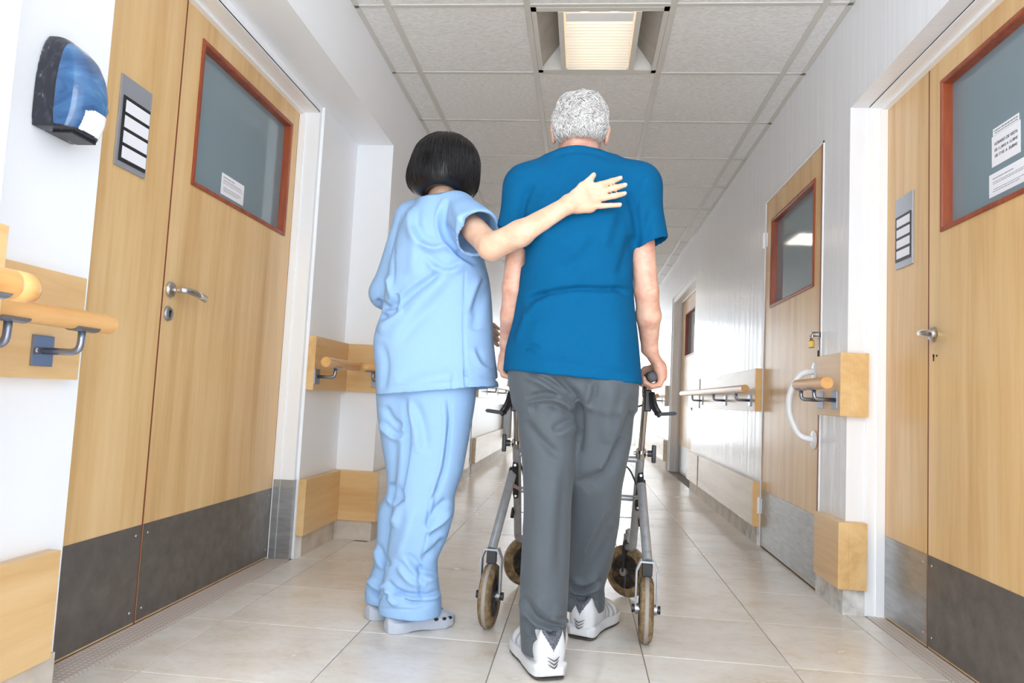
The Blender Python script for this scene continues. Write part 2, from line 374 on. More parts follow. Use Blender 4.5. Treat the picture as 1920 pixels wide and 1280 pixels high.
# ---- doors
def frame_loop(b, P, rect, prof, close=True):
    """P(u,v,h)->point; rect u0,u1,v0,v1; prof list of (inset, height)"""
    u0, u1, v0, v1 = rect; loops = []
    for ins, h in prof:
        loops.append([b.verts.new(P(u, v, h)) for u, v in ((u0+ins, v0+ins), (u1-ins, v0+ins), (u1-ins, v1-ins), (u0+ins, v1-ins))])
    for i in range(len(loops)-1):
        for k in range(4): b.faces.new((loops[i][k], loops[i][(k+1)%4], loops[i+1][(k+1)%4], loops[i+1][k]))
def lever(parent, X, d, y, z, sy, key=True, bare=False):
    H = empty('handle', (X, y, z), parent)
    b = B(); lathe(b, [(.026, 0), (.026, .006), (.022, .010), (.010, .011)], (X, y, z), (d, 0, 0)); mk('rosette', b, M['chrome'], H, auto=40)
    b = B(); pts = fillet([(X, y, z), (X+d*.052, y, z), (X+d*.060, y+sy*.05, z-.002), (X+d*.054, y+sy*.125, z-.012)], .022, 6)
    tube(b, pts, [.010, .010, .010, .0115, .0125, .012], 14, flat=(1.0, .75)); mk('lever', b, M['chrome'], H, smooth=True)
    kz = z-.078
    K = empty('keyhole', (X, y, kz), parent)
    b = B()
    if not bare: lathe(b, [(.024, 0), (.024, .004), (.020, .008), (.0, .008)], (X, y, kz), (d, 0, 0)); mk('escutcheon', b, M['steel'], K, auto=40); b = B()
    e = .0086 if not bare else .0006
    lathe(b, [(.0055, 0), (.0055, .001)], (X+d*e, y, kz+.007), (d, 0, 0), 14); box(b, X+d*e, X+d*(e+.001), y-.0028, y+.0028, kz-.011, kz+.006); mk('key_slot', b, M['dark_gap'], K)
    if bare:
        b = B(); lathe(b, [(.004, 0), (.004, .001)], (X+d*e, y-.022, kz+.006), (d, 0, 0), 10); mk('screw_hole', b, M['dark_gap'], K)
def door(n, X, d, leaves, zt, win=None, kick=.305, kmat=('steel_dark', 'steel_dark'), screws=True):
    D = empty('door_%d' % n, (X-d*.02, (leaves[0][0]+leaves[-1][1])/2, 0)); D['kind'] = 'structure'; out = []
    for i, (y0, y1) in enumerate(leaves):
        lf = empty('leaf', (X-d*.02, (y0+y1)/2, .0), D); out.append(lf); xa, xb = X-d*.052, X; g = .0034
        b = B()
        if win and win[0] == i:
            _, a0, a1, c0, c1 = win; q = .012
            box(b, xa, xb, y0+g, a0+q, .006, zt); box(b, xa, xb, a1-q, y1-g, .006, zt); box(b, xa, xb, a0+q, a1-q, .006, c0+q); box(b, xa, xb, a0+q, a1-q, c1-q, zt)
        else: box(b, xa, xb, y0+g, y1-g, .006, zt)
        mk('door_panel', b, M['door_wood'], lf)
        b = B()
        for yy in (y0+.0004, y1-.0034): box(b, xa, xb+d*.0006, yy, yy+.003, .006, zt)
        mks('edge_band', b, M['edge_red'], lf)
        b = B(); box(b, X, X+d*.0022, y0+.006, y1-.006, .012, kick); kp = mk('kick_plate', b, M[kmat[i]], lf)
        b = B()
        for yy in (y0+.03, y1-.03):
            for zz in (.045, kick-.03): lathe(b, [(.0045, 0), (.0035, .0015)], (X+d*.0022, yy, zz), (d, 0, 0), 8)
        mks('screw', b, M['steel'], lf)
        if win and win[0] == i:
            P = lambda u, v, h: (X+d*h, u, v)
            b = B(); frame_loop(b, P, (a0, a1, c0, c1), [(0, -.002), (0, .005), (.003, .007), (.013, .007), (.016, .003), (.018, -.028)])
            mk('window_frame', b, M['red_wood'], lf)
            b = B(); box(b, X-d*.032, X-d*.026, a0+.012, a1-.012, c0+.012, c1-.012); mk('glass_pane', b, M['pane'], lf)
    return D, out
d1, lv1 = door(1, XD1, 1, [(1.648, 2.139), (2.139, 3.078)], 1.998, (1, 2.243, 3.006, 1.412, 1.921))
lever(lv1[1], XD1, 1, 2.177, 1.044, 1)
d2, lv2 = door(2, 1.020, -1, [(3.203, 4.178)], 1.934, (0, 3.308, 4.06, 1.316, 1.814), .311, ('steel',))
d3, lv3 = door(3, XD3, -1, [(1.56, 2.534), (2.534, 2.872)], 1.953, (0, 1.66, 2.447, 1.362, 1.876), .303, ('steel_dark', 'steel'))
lever(lv3[0], XD3, -1, 2.497, 1.028, -1, bare=True)
d4, lv4 = door(4, 1.125, -1, [(6.80, 8.40)], 1.93, (0, 7.05, 8.1, 1.29, 1.78), .31, ('steel',))
def white_frame(n, X0, X1, ya, yb, zt, d, steel=0, top=.06):
    """door lining between planes X0 (door) and X1 (room side), opening ya..yb"""
    F = empty('trim_%d' % n, ((X0+X1)/2, (ya+yb)/2, 0)); F['kind'] = 'structure'
    for y0, y1, s in ((ya-.07, ya, 1), (yb, yb+.07, -1)):
        b = B(); box(b, X0-d*.03, X1, y0, y1, 0, zt+top, .002)
        yy = (y1, y1+.007) if s > 0 else (y0-.007, y0)
        box(b, X0-d*.03, X0+d*.030, yy[0], yy[1], 0, zt)
        mk('jamb', b, M['white_trim'], F)
        if steel:
            b = B(); q = .002; yc = (y1, y1+q) if s > 0 else (y0-q, y0)
            box(b, X0+d*.034, X1+d*.001, yc[0], yc[1], 0, steel); box(b, X1-.001, X1+d*.002, y0, y1, 0, steel); yy = (yc[1], yc[1]+.007) if s > 0 else (yc[0]-.007, yc[0])
            box(b, X0+d*.006, X0+d*.032, yy[0], yy[1], 0, steel); mk('steel_sleeve', b, M['steel'], F)
    b = B(); box(b, X0-d*.03, X1, ya, yb, zt+.006, zt+max(top, .03)); box(b, X0-d*.03, X0+d*.022, ya, yb, zt-.003, zt+.013, .002); box(b, X1-d*.022, X1, ya, yb, zt+.004, zt+.013, .002)
    mk('head', b, M['white_trim'], F)
white_frame(3, XD1, -1.241, 1.648, 3.084, 2.0, 1, .344, .04)
white_frame(4, XD3, 1.086, 1.56, 2.876, 1.955, -1, 0, .01)
white_frame(5, 1.125, 1.03, 6.80, 8.43, 1.935, -1, 0, .06)
b = B()
for y0, y1 in ((3.19, 3.201), (4.18, 4.19)): box(b, XR-.004, 1.06, y0, y1, 0, 1.945)
box(b, XR-.004, 1.06, 3.19, 4.19, 1.936, 1.945); struct('trim_6', b, M['white_trim'])
b = B(); box(b, XR-.006, 1.05, 3.1995, 3.206, 0.01, 1.934); mk('red_edge', b, M['edge_red'], lv2[0])
for z in (.22, 1.72):
    b = B(); tube(b, [(XR-.010, 4.186, z-.045), (XR-.010, 4.186, z+.045)], .008, 10); box(b, XR-.004, XR+.004, 4.15, 4.186, z-.04, z+.04); mk('hinge', b, M['white_trim'], lv2[0])
# steel corner guard of the next recess on the left
b = B(); box(b, XL-.001, XL+.006, 6.62, 6.84, 0, .16); box(b, XL, XL+.004, 6.83, 6.84, .16, .75); struct('trim_7', b, M['steel_dark'])
# ---- skirting
def skirt(name, segs, mat, h=.098, t=.012):
    b = B()
    for x0, x1, y0, y1 in segs: box(b, x0, x1, y0, y1, 0, h, .001)
    struct(name, b, mat)
skirt('baseboard_left', [(XLR, XLR+.012, 3.16, FY-.0125), (XLR, XL+.012, FY-.012, FY), (XL, XL+.012, FY+.0005, 6.6), (XL, XL+.012, 6.9, YE), (XLR, XLR+.012, NC, 1.645)], M['skirting'])
skirt('baseboard_right', [(XR-.012, XR, 2.8855, 3.19), (XR-.012, 1.085, 2.873, 2.885), (XR-.012, XR, 4.2, 4.55), ], M['skirting_worn'])
skirt('baseboard_right', [(XR-.012, XR, 4.56, 6.72), (XR-.012, XR, 8.56, YE)], M['skirting'])
# ---- wall boards (bumpers): each a thing
def board(name, boxes, mat, label, group):
    b = B()
    for q in boxes:
        q = list(q)
        if min(abs(q[0]-XL), abs(q[0]-XLR)) < .003: q[0] += .0012
        if abs(q[1]-XR) < .003: q[1] -= .0012
        if abs(q[3]-FY) < .001: q[3] -= .0012
        box(b, *q, .0015)
    o = mk(name, b, M[mat], None); return tag(o, label, 'wall board', group)
UP, LO = (.742, .985), (.100, .346)
GU, GLo = 'beech boards behind the handrails', 'beech bumper boards above the skirting'
T = .036
def pair(boxes, where, mats=('board_y', 'board_y')):
    board('handrail_board', [q+UP for q in boxes], mats[0], 'beech board behind the handrail '+where, GU)
    board('bumper_board', [q+LO for q in boxes], mats[1], 'low beech bumper board '+where, GLo)
pair([(XLR, XLR+T, NC+.04, 1.600)], 'under the blue towel dispenser')
pair([(XLR, XLR+T, 3.105, FY-T)], 'beside the steel-sleeved jamb of the left door')
pair([(XLR, XL+T, FY-T, FY)], 'facing the camera at the end of the left recess', ('board_x', 'board_x'))
pair([(XL, XL+T, FY, 6.55)], 'on the left wall, hidden behind the person in scrubs', ('board_worn', 'board_worn'))
pair([(XL, XL+T, 6.95, 9.46)], 'on the far left wall beyond the person in scrubs', ('board_worn', 'board_worn'))
pair([(XL, XL+T, 10.03, 13.2)], 'farthest along the left wall', ('board_worn', 'board_worn'))
board('handrail_board', [(XL-.002, XL+T, .2, 1.135)+(.742, 1.005)], 'board_y', 'beech board at the left edge of the picture, nearest the camera', GU)
pair([(XR-T-.004, XR, 2.842, 3.125), (XR-.0014, 1.082, 2.842, 2.8835)], 'wrapping the wall corner beside the right door')
pair([(XR-T, XR, 4.2365, 6.11)], 'on the right wall past the padlocked door', ('board_worn', 'board_worn'))
pair([(XR-T-.004, XR, 6.14, 6.735)], 'short piece before the far right door', ('board_worn', 'board_worn'))
pair([(XR-T-.004, XR, 8.62, 12.6)], 'on the right wall past the far door', ('board_worn', 'board_worn'))
# bright end grain faces where boards are cut
M['cut'] = wood('cut_board_end', (3, 3, 6), srgb(238, 200, 142), srgb(232, 190, 128), srgb(214, 168, 104), .4)
for y in (4.205,):
    for z0, z1 in (UP, LO):
        b = B(); box(b, XR-T-.001, XR-.0012, y-.004, y+.030, z0-.001, z1+.001, .001); tag(mk('board_end_cap', b, M['cut'], None), 'pale end strip of the %s board next to the padlocked door' % ('upper' if z0 > .5 else 'lower'), 'end strip', 'board end strips')
# ---- handrails
def bracket(parent, px, py_, pz, nx, ny, reach, zr):
    """plate on board face at (px,py,pz), normal (nx,ny)"""
    K = empty('bracket', (px, py_, pz), parent); t = Vector((-ny, nx, 0)); n = Vector((nx, ny, 0)); c = Vector((px, py_, pz))
    b = B(); h = .031
    p0 = c-t*h; p1 = c+t*h+n*.006
    box(b, p0.x, p1.x, p0.y, p1.y, pz-.034, pz+.034, .001); mk('plate', b, M['zinc'], K)
    b = B(); pts = fillet([c, c+n*reach, c+n*reach+Vector((0, 0, zr-pz-.022))], .028, 6); tube(b, pts, .0078, 12); mk('arm', b, M['zinc'], K, smooth=True)
    b = B(); r = .0245; e = c+n*reach; ns = 8; rows = []
    for s in (-.036, .036):
        for rr in (r-.002, r+.001):
            rows.append([b.verts.new((e+t*s+n*(rr*math.sin(a))+Vector((0, 0, zr-pz-rr*math.cos(a))))) for a in np.linspace(-.85, .85, ns)])
    for i in range(ns-1):
        b.faces.new((rows[0][i], rows[0][i+1], rows[2][i+1], rows[2][i])); b.faces.new((rows[1][i], rows[1][i+1], rows[3][i+1], rows[3][i]))
        b.faces.new((rows[0][i], rows[0][i+1], rows[1][i+1], rows[1][i])); b.faces.new((rows[2][i], rows[2][i+1], rows[3][i+1], rows[3][i]))
    for k in (0, ns-1): b.faces.new((rows[0][k], rows[1][k], rows[3][k], rows[2][k]))
    mk('saddle', b, M['zinc'], K, auto=50)
    b = B(); lathe(b, [(.006, 0), (.004, .003)], c+n*.006-t*.018+Vector((0, 0, .0)), (nx, ny, 0), 10); mk('screw', b, M['steel'], K)
def rail(label, runs, brs, zr=.864, cap=None, r=.0225):
    R = thing('handrail', runs[0][0], label, 'handrail', 'round wooden handrails along the corridor walls')
    for pts in runs:
        b = B(); P = fillet(pts, .06, 6) if len(pts) > 2 else [Vector(pts[0]).lerp(Vector(pts[1]), t) for t in np.linspace(0, 1, 6)]
        tube(b, P, r, 20); bmesh.ops.bevel(b, geom=[e for f in b.faces if len(f.verts) > 4 for e in f.edges], offset=.003, segments=2, affect='EDGES'); mk('rod', b, M['rod'], R, auto=40)
    for q in brs: bracket(R, *q)
    return R
BZp = .803
rail('wooden handrail at the left edge nearest the camera, rounded end', [[(-.895, .2, .888), (-.895, 1.03, .888)]], [(XL+T, y, BZp+.02, 1, 0, .104, .888) for y in (.45, .98)], .888, r=.0245)
b = B(); lathe(b, [(.0245, 0), (.0245, .03), (.022, .040), (.015, .046), (.0, .048)], (-.895, 1.031, .888), (0, 1, 0), 20); mk('end_knob', b, M['rod'], [o for o in COL.objects if o.name == 'handrail'][0], smooth=True)
rail('short wooden handrail under the towel dispenser, beside the left door', [[(-1.100, 1.20, .874), (-1.100, 1.567, .874)]], [(XLR+T, 1.475, BZp, 1, 0, .092, .874), (XLR+T, 1.27, BZp, 1, 0, .092, .874)], .874)
rail('bent wooden handrail around the end of the left recess', [[(-1.105, 3.005, .866), (-1.105, 3.47, .866), (-.925, 3.47, .866)], [(-.924, 3.47, .866), (-.91, 3.5, .866), (-.91, 6.5, .866)]], [(XLR+T, 3.135, BZp, 1, 0, .087, .866), (-1.03, FY-T, BZp, 0, -1, .088, .866), (XL+T, 4.6, BZp, 1, 0, .09, .866)])
rail('wooden handrail on the far left wall beyond the person in scrubs', [[(-.905, 7.0, .866), (-.905, 12.5, .866)]], [(XL+T, y, BZp, 1, 0, .094, .866) for y in (7.6, 8.6, 9.6, 10.6)])
rail('short wooden handrail stub on the corner board beside the right door', [[(.898, 2.745, .862), (.898, 3.115, .862)]], [(XR-T-.004, y, BZp, -1, 0, .08, .862) for y in (2.895, 3.06)])
rail('long handrail on the right wall past the padlocked door', [[(.902, 4.09, .864), (.902, 6.62, .864)]], [(XR-T, y, BZp, -1, 0, .08, .864) for y in (4.33, 5.05, 6.0)])
rail('distant handrail on the right wall past the far door', [[(.902, 8.75, .864), (.902, 12.5, .864)]], [(XR-T-.004, y, BZp, -1, 0, .076, .864) for y in (8.9, 9.8, 10.7)])
# ================================================================== WALL THINGS
def plaque(X, d, y0, y1, z0, z1, zs, label):
    c = thing('name_plaque', (X, (y0+y1)/2, z0), label, 'door plaque', 'door plaques with four name slots')
    b = B(); box(b, X, X+d*.006, y0, y1, z0, z1, .0008); mk('plate', b, M['alu'], c)
    yi0, yi1 = y0+.012, y1-.006
    b = B(); box(b, X+d*.006, X+d*.0085, yi0, yi1, zs[0], zs[1]); mk('slot_frame', b, M['black'], c)
    n = 4; hh = (zs[1]-zs[0]); gp = .0105; sh = (hh-gp*(n+1))/n
    for i in range(n):
        z = zs[0]+gp+i*(sh+gp); b = B(); box(b, X+d*.0085, X+d*.0095, yi0+(.010 if d > 0 else .004), yi1+(-.002 if d > 0 else -.012), z, z+sh); mk('name_card', b, M['paper'], c)
plaque(XD1, 1, 1.848, 1.990, 1.350, 1.613, (1.366, 1.555), 'aluminium door plaque with four white name slots beside the towel dispenser')
plaque(XD3, -1, 2.644, 2.784, 1.297, 1.563, (1.322, 1.492), 'aluminium door plaque with four name slots on the right door')
def sheet(X, d, y0, y1, z0, z1, label, tilt=0):
    c = thing('paper_notice', (X, (y0+y1)/2, z0), label, 'paper notice', 'paper notices taped to the door glass')
    ym, zm = (y0+y1)/2, (z0+z1)/2
    def R(y, z): return (ym+(y-ym)*math.cos(tilt)-(z-zm)*math.sin(tilt), zm+(y-ym)*math.sin(tilt)+(z-zm)*math.cos(tilt))
    def quad(a, b_, e, f, x, t):
        bm = B(); vs = []
        for xx in (x, x+d*t):
            for (y, z) in ((a, e), (b_, e), (b_, f), (a, f)):
                yy, zz = R(y, z); vs.append(bm.verts.new((xx, yy, zz)))
        for q in ((0,1,2,3),(7,6,5,4),(0,4,5,1),(1,5,6,2),(2,6,7,3),(3,7,4,0)): bm.faces.new([vs[i] for i in q])
        return bm
    mk('paper', quad(y0, y1, z0, z1, X, .0006), M['paper'], c)
    return c, quad, R
def text_lines(c, quad, X, d, rows, seed):
    """rows of fine illegible print: (ya, yb, z, h)"""
    rnd = random.Random(seed); bm = B()
    for ya, yb, z, h in rows:
        y = ya
        while y < yb-.004:
            w = rnd.uniform(.004, .013); e = min(y+w, yb); q = quad(y, e, z, z+h, X+d*.0006, .0002)
            me = bpy.data.meshes.new('t'); q.to_mesh(me); q.free(); bm.from_mesh(me); bpy.data.meshes.remove(me); y = e+.0022
    mk('fine_print', bm, M['ink_grey'], c)
def lettering(c, txt, X, d, y, z, size, tilt=0):
    cu = bpy.data.curves.new('lettering', 'FONT'); cu.body = txt; cu.size = size; cu.align_x = 'CENTER'; cu.extrude = .0001; cu.shear = .12; cu.offset = size*.02
    o = bpy.data.objects.new('lettering', cu); COL.objects.link(o)
    bpy.context.view_layer.update(); me = bpy.data.meshes.new_from_object(o.evaluated_get(bpy.context.evaluated_depsgraph_get())); bpy.data.objects.remove(o)
    r = Matrix.Rotation(tilt, 4, 'Z')
    # text x axis -> +Y for left wall, -Y for right wall
    base = Matrix(((0, 0, d, X), (d, 0, 0, y), (0, 1, 0, z), (0, 0, 0, 1)))
    me.transform(base @ r); link_mesh('lettering', me, M['ink'], c)
gx = XD1-.0258
c, q, R_ = sheet(gx, 1, 2.487, 2.664, 1.452, 1.532, 'small white printed notice taped to the left door glass')
text_lines(c, q, gx, 1, [(2.500, 2.590, 1.517, .0035), (2.500, 2.645, 1.508, .002), (2.500, 2.650, 1.503, .002), (2.500, 2.655, 1.496, .002), (2.505, 2.640, 1.480, .002), (2.505, 2.645, 1.474, .002), (2.505, 2.62, 1.468, .002)], 3)
gx = XD3+.0258
# notices on the right glass
A = lambda px, py: (lambda dd: (gx/dd[0]*dd[1], CH+gx/dd[0]*dd[2]))(ray(px, py))
yl, _ = A(1860, 290); yr, _ = A(1914, 260); z1 = A(1860, 258)[1]; z0 = A(1860, 315)[1]
c, q, R_ = sheet(gx, -1, yr, yl, z0, z1, 'white notice with visiting hours on the right door glass')
zz = z1-z0; ym = (yl+yr)/2; wy = yl-yr; ts = wy/9.7
lettering(c, 'HORARIO DE VISITA', gx-.0009, -1, ym, z1-zz*.33, ts*.86)
lettering(c, 'DE 11,30HS A 13,30HS', gx-.0009, -1, ym, z1-zz*.53, ts*.82)
lettering(c, 'DE 17 HS  A  20,00HS', gx-.0009, -1, ym, z1-zz*.72, ts*.82)
c2, q2, R2 = sheet(gx, -1, yr+.006, yl-.006, z1+.001, z1+.022, 'narrow strip of paper above the visiting hours notice')
text_lines(c2, q2, gx, -1, [(yr+.012, yl-.012, z1+.012, .004), (yr+.012, yl-.012, z1+.005, .003)], 5)
yl2, _ = A(1855, 350); z1b = A(1855, 330)[1]; z0b = A(1854, 373)[1]
c3, q3, R3 = sheet(gx, -1, yl2-.20, yl2, z0b, z1b, 'white printed notice below the visiting hours on the right glass')
text_lines(c3, q3, gx, -1, [(yl2-.12, yl2-.02, z1b-.018, .003), (yl2-.18, yl2-.02, z1b-.028, .002), (yl2-.18, yl2-.02, z1b-.033, .002), (yl2-.17, yl2-.02, z1b-.050, .002), (yl2-.15, yl2-.02, z1b-.056, .002)], 9)
# ---- padlock, hasp, latch and grab handle on the padlocked door (door_2)
X = 1.018
pl = thing('padlock', (X-.03, 3.222, 1.028), 'small brass padlock hanging from the hasp of the right middle door', 'padlock')
b = B(); box(b, X-.042, X-.024, 3.204, 3.240, 1.030, 1.062, .003); mk('body', b, M['brass'], pl)
b = B(); tube(b, fillet([(X-.033, 3.211, 1.06), (X-.033, 3.211, 1.094), (X-.033, 3.233, 1.094), (X-.033, 3.233, 1.06)], .011, 6), .0034, 10); mk('shackle', b, M['chrome'], pl, smooth=True)
h = thing('hasp', (X, 3.205, 1.09), 'white painted hasp holding the brass padlock', 'hasp')
b = B(); box(b, X-.004, X, 3.188, 3.262, 1.074, 1.100, .001); mk('hasp_plate', b, M['white_trim'], h)
b = B(); tube(b, fillet([(X-.002, 3.222, 1.098), (X-.040, 3.222, 1.098), (X-.040, 3.222, 1.082), (X-.002, 3.222, 1.082)], .008), .0035, 8); mk('staple', b, M['chrome'], h, smooth=True)
h = thing('latch', (X, 3.215, .99), 'small worn metal latch plate under the padlock', 'latch')
b = B(); box(b, X-.003, X, 3.205, 3.235, .975, 1.035, .001); mk('latch_plate', b, M['white_trim'], h)
b = B(); box(b, X-.005, X-.003, 3.212, 3.228, .99, 1.02); mk('slot', b, M['dark_gap'], h)
def grab(y, z0, z1, out, X, mat, label, fl=.04):
    g = thing('grab_handle', (X, y, z0), label, 'grab handle')
    b = B(); tube(b, fillet([(X, y, z0), (X-out*.55, y+.01, z0+.01), (X-out, y+.015, z0+.10), (X-out, y+.015, z1-.10), (X-out*.55, y+.01, z1-.01), (X, y, z1)], .09, 8), .0135, 16); mk('grip_bar', b, mat, g, smooth=True)
    for z in (z0, z1):
        b = B(); lathe(b, [(fl, 0), (fl, .004), (fl*.6, .007), (.016, .008)], (X, y, z), (-1, 0, 0), 20); mk('wall_flange', b, mat, g, auto=40)
grab(3.272, .632, .932, .105, 1.018, M['white_trim'], 'white curved grab handle on the padlocked door')
grab(6.86, .66, .92, .10, 1.123, M['alu'], 'grey curved grab handle on the far right door', .03)
# ---- towel dispenser (translucent blue cover) on the left wall
# ================================================================== SOLID MODELLING ON A GRID (smooth unions of limbs, lofts and cuts -> one continuous surface)
def prof(z, zs, vs, sig=.012):
    """smooth profile value over z from measured stations"""
    o = np.argsort(zs); zs = np.asarray(zs, float)[o]; vs = np.asarray(vs, float)[o]
    a, b_ = min(z.min(), zs[0])-.1, max(z.max(), zs[-1])+.1; g = np.arange(a, b_, .002); f = np.interp(g, zs, vs)
    k = int(max(1, round(3*sig/.002))); w = np.exp(-.5*(np.arange(-k, k+1)*.002/sig)**2); w /= w.sum()
    f = np.convolve(np.pad(f, k, mode='edge'), w, 'valid'); return np.interp(z, g, f)
class Solid:
    def __init__(s, lo, hi, h):
        s.h = h; s.lo = np.asarray(lo, float); n = np.ceil((np.asarray(hi)-s.lo)/h).astype(int)+1
        s.ax = [(s.lo[i]+h*np.arange(n[i])).astype(np.float32) for i in range(3)]; s.F = np.full(n, .2, np.float32)
    def region(s, lo, hi):
        sl = []
        for i in range(3):
            a = int(np.clip(np.searchsorted(s.ax[i], lo[i]), 0, len(s.ax[i]))); b_ = int(np.clip(np.searchsorted(s.ax[i], hi[i]), 0, len(s.ax[i]))); sl.append(slice(a, max(b_, a)))
        sl = tuple(sl); return sl, s.ax[0][sl[0]][:, None, None], s.ax[1][sl[1]][None, :, None], s.ax[2][sl[2]][None, None, :]
    def put(s, sl, d, k=0, op='add'):
        f = s.F[sl]
        if f.size == 0: return
        d = np.broadcast_to(d, f.shape)
        if op == 'add':
            r = np.minimum(f, d)
            if k: hh = np.maximum(k-np.abs(f-d), 0)/k; r = r-hh*hh*k*.25
        elif op == 'cut':
            r = np.maximum(f, -d)
            if k: hh = np.maximum(k-np.abs(f+d), 0)/k; r = r+hh*hh*k*.25
        else: r = np.maximum(f, d)
        s.F[sl] = r
    def cone(s, a, b_, ra, rb, k=.01, op='add', u=None, ua=None, ub=None):
        """tapered limb a->b; with u, ua, ub the section is elliptic: radius ra/rb along u, ua/ub across"""
        a = np.asarray(a, float); b_ = np.asarray(b_, float); m = max(ra, rb, ua or 0, ub or 0)+k+.015
        sl, X, Y, Z = s.region(np.minimum(a, b_)-m, np.maximum(a, b_)+m); d = b_-a; L2 = float(d@d)+1e-12
        t = np.clip(((X-a[0])*d[0]+(Y-a[1])*d[1]+(Z-a[2])*d[2])/L2, 0, 1); dx, dy, dz = X-(a[0]+t*d[0]), Y-(a[1]+t*d[1]), Z-(a[2]+t*d[2])
        if u is None: v = np.sqrt(dx*dx+dy*dy+dz*dz)-(ra+t*(rb-ra))
        else:
            u = np.asarray(u, float); w = d/math.sqrt(L2); u = u-w*(u@w); u /= np.linalg.norm(u); q = np.cross(w, u)
            du = dx*u[0]+dy*u[1]+dz*u[2]; dv = dx*q[0]+dy*q[1]+dz*q[2]; dw = dx*w[0]+dy*w[1]+dz*w[2]
            r1 = ra+t*(rb-ra); r2 = ua+t*(ub-ua); mn = np.minimum(r1, r2); v = (np.sqrt((du/r1)**2+(dv/r2)**2+(dw/mn)**2)-1)*mn
        s.put(sl, v.astype(np.float32), k, op)
    def chain(s, pts, rs, k=.01, op='add'):
        for i in range(len(pts)-1): s.cone(pts[i], pts[i+1], rs[i], rs[i+1], k, op)
    def ell(s, c, r, k=.01, op='add', R=None):
        c = np.asarray(c, float); r = np.asarray(r, float); m = r.max()+k+.015
        sl, X, Y, Z = s.region(c-m, c+m); x, y, z = X-c[0], Y-c[1], Z-c[2]
        if R is not None: R = np.asarray(R); x, y, z = R[0][0]*x+R[0][1]*y+R[0][2]*z, R[1][0]*x+R[1][1]*y+R[1][2]*z, R[2][0]*x+R[2][1]*y+R[2][2]*z
        v = (np.sqrt((x/r[0])**2+(y/r[1])**2+(z/r[2])**2)-1)*r.min(); s.put(sl, v.astype(np.float32), k, op)
    def loft(s, zs, xl, xr, yb, yf, n=2.3, k=.01, op='add', sig=.012, z0=None, z1=None):
        """stack of rounded sections: left/right x and back/front y at stations zs (each may be (z, v) pairs)"""
        g = lambda q, z: prof(z, [p[0] for p in q], [p[1] for p in q], sig) if hasattr(q[0], '__len__') else prof(z, zs, q, sig)
        allz = [p[0] for p in xl] if hasattr(xl[0], '__len__') else zs
        a0 = min(allz) if z0 is None else z0; a1 = max(allz) if z1 is None else z1; ex = lambda q: [p[1] for p in q] if hasattr(q[0], '__len__') else q
        m = k+.02
        sl, X, Y, Z = s.region((min(ex(xl))-m, min(ex(yb))-m, a0-m), (max(ex(xr))+m, max(ex(yf))+m, a1+m))
        z = Z.ravel().astype(float); f32 = lambda q: q.astype(np.float32)[None, None, :]
        L, R_, Bk, Fr = g(xl, z), g(xr, z), g(yb, z), g(yf, z)
        A = f32((R_-L)/2); Cx = f32((R_+L)/2); Bq = f32((Fr-Bk)/2); Cy = f32((Fr+Bk)/2)
        v = ((np.abs((X-Cx)/A)**n+np.abs((Y-Cy)/Bq)**n)**(1/n)-1)*np.minimum(A, Bq)
        v = np.maximum(v, np.maximum(Z-a1, a0-Z)); s.put(sl, v.astype(np.float32), k, op)
    def plane(s, p, n, k=0):
        """keep the side the normal points away from"""
        n = np.asarray(n, float); n /= np.linalg.norm(n); X, Y, Z = s.ax[0][:, None, None], s.ax[1][None, :, None], s.ax[2][None, None, :]
        s.F = np.maximum(s.F, ((X-p[0])*n[0]+(Y-p[1])*n[1]+(Z-p[2])*n[2]).astype(np.float32))
    def surface(s, smooth=2):
        F = s.F; F[0] = F[-1] = .2; F[:, 0] = F[:, -1] = .2; F[:, :, 0] = F[:, :, -1] = .2
        S_ = F < 0; n = np.array(F.shape); c = S_[:-1, :-1, :-1].astype(np.int8)
        for i, j, k in ((1,0,0),(0,1,0),(1,1,0),(0,0,1),(1,0,1),(0,1,1),(1,1,1)): c = c+S_[i:n[0]-1+i, j:n[1]-1+j, k:n[2]-1+k]
        I, J, K = np.nonzero((c > 0) & (c < 8)); ids = np.full(n-1, -1, np.int32); ids[I, J, K] = np.arange(len(I))
        acc = np.zeros((len(I), 3)); cnt = np.zeros(len(I)); cor = [(0,0,0),(1,0,0),(0,1,0),(1,1,0),(0,0,1),(1,0,1),(0,1,1),(1,1,1)]; val = [F[I+a, J+b_, K+d] for a, b_, d in cor]
        for p, q in ((0,1),(2,3),(4,5),(6,7),(0,2),(1,3),(4,6),(5,7),(0,4),(1,5),(2,6),(3,7)):
            m = (val[p] < 0) != (val[q] < 0); t = np.where(m, val[p]/np.where(m, val[p]-val[q], 1), 0)
            for ax in range(3): acc[:, ax] += m*(cor[p][ax]+t*(cor[q][ax]-cor[p][ax]))
            cnt += m
        V = s.lo+s.h*(np.stack([I, J, K], 1)+acc/cnt[:, None]); Q = []
        for ax in range(3):
            A = S_[tuple(slice(0, -1) if i == ax else slice(None) for i in range(3))]; B2 = S_[tuple(slice(1, None) if i == ax else slice(None) for i in range(3))]
            e = np.argwhere(A != B2); u, v = [(1, 2), (2, 0), (0, 1)][ax]; q = []
            for du, dv in ((-1, -1), (0, -1), (0, 0), (-1, 0)):
                w = e.copy(); w[:, u] += du; w[:, v] += dv; q.append(ids[w[:, 0], w[:, 1], w[:, 2]])
            q = np.stack(q, 1); fl_ = ~A[e[:, 0], e[:, 1], e[:, 2]]; q[fl_] = q[fl_][:, ::-1]; Q.append(q)
        Q = np.concatenate(Q); V = relax(V, Q, smooth); return V, Q
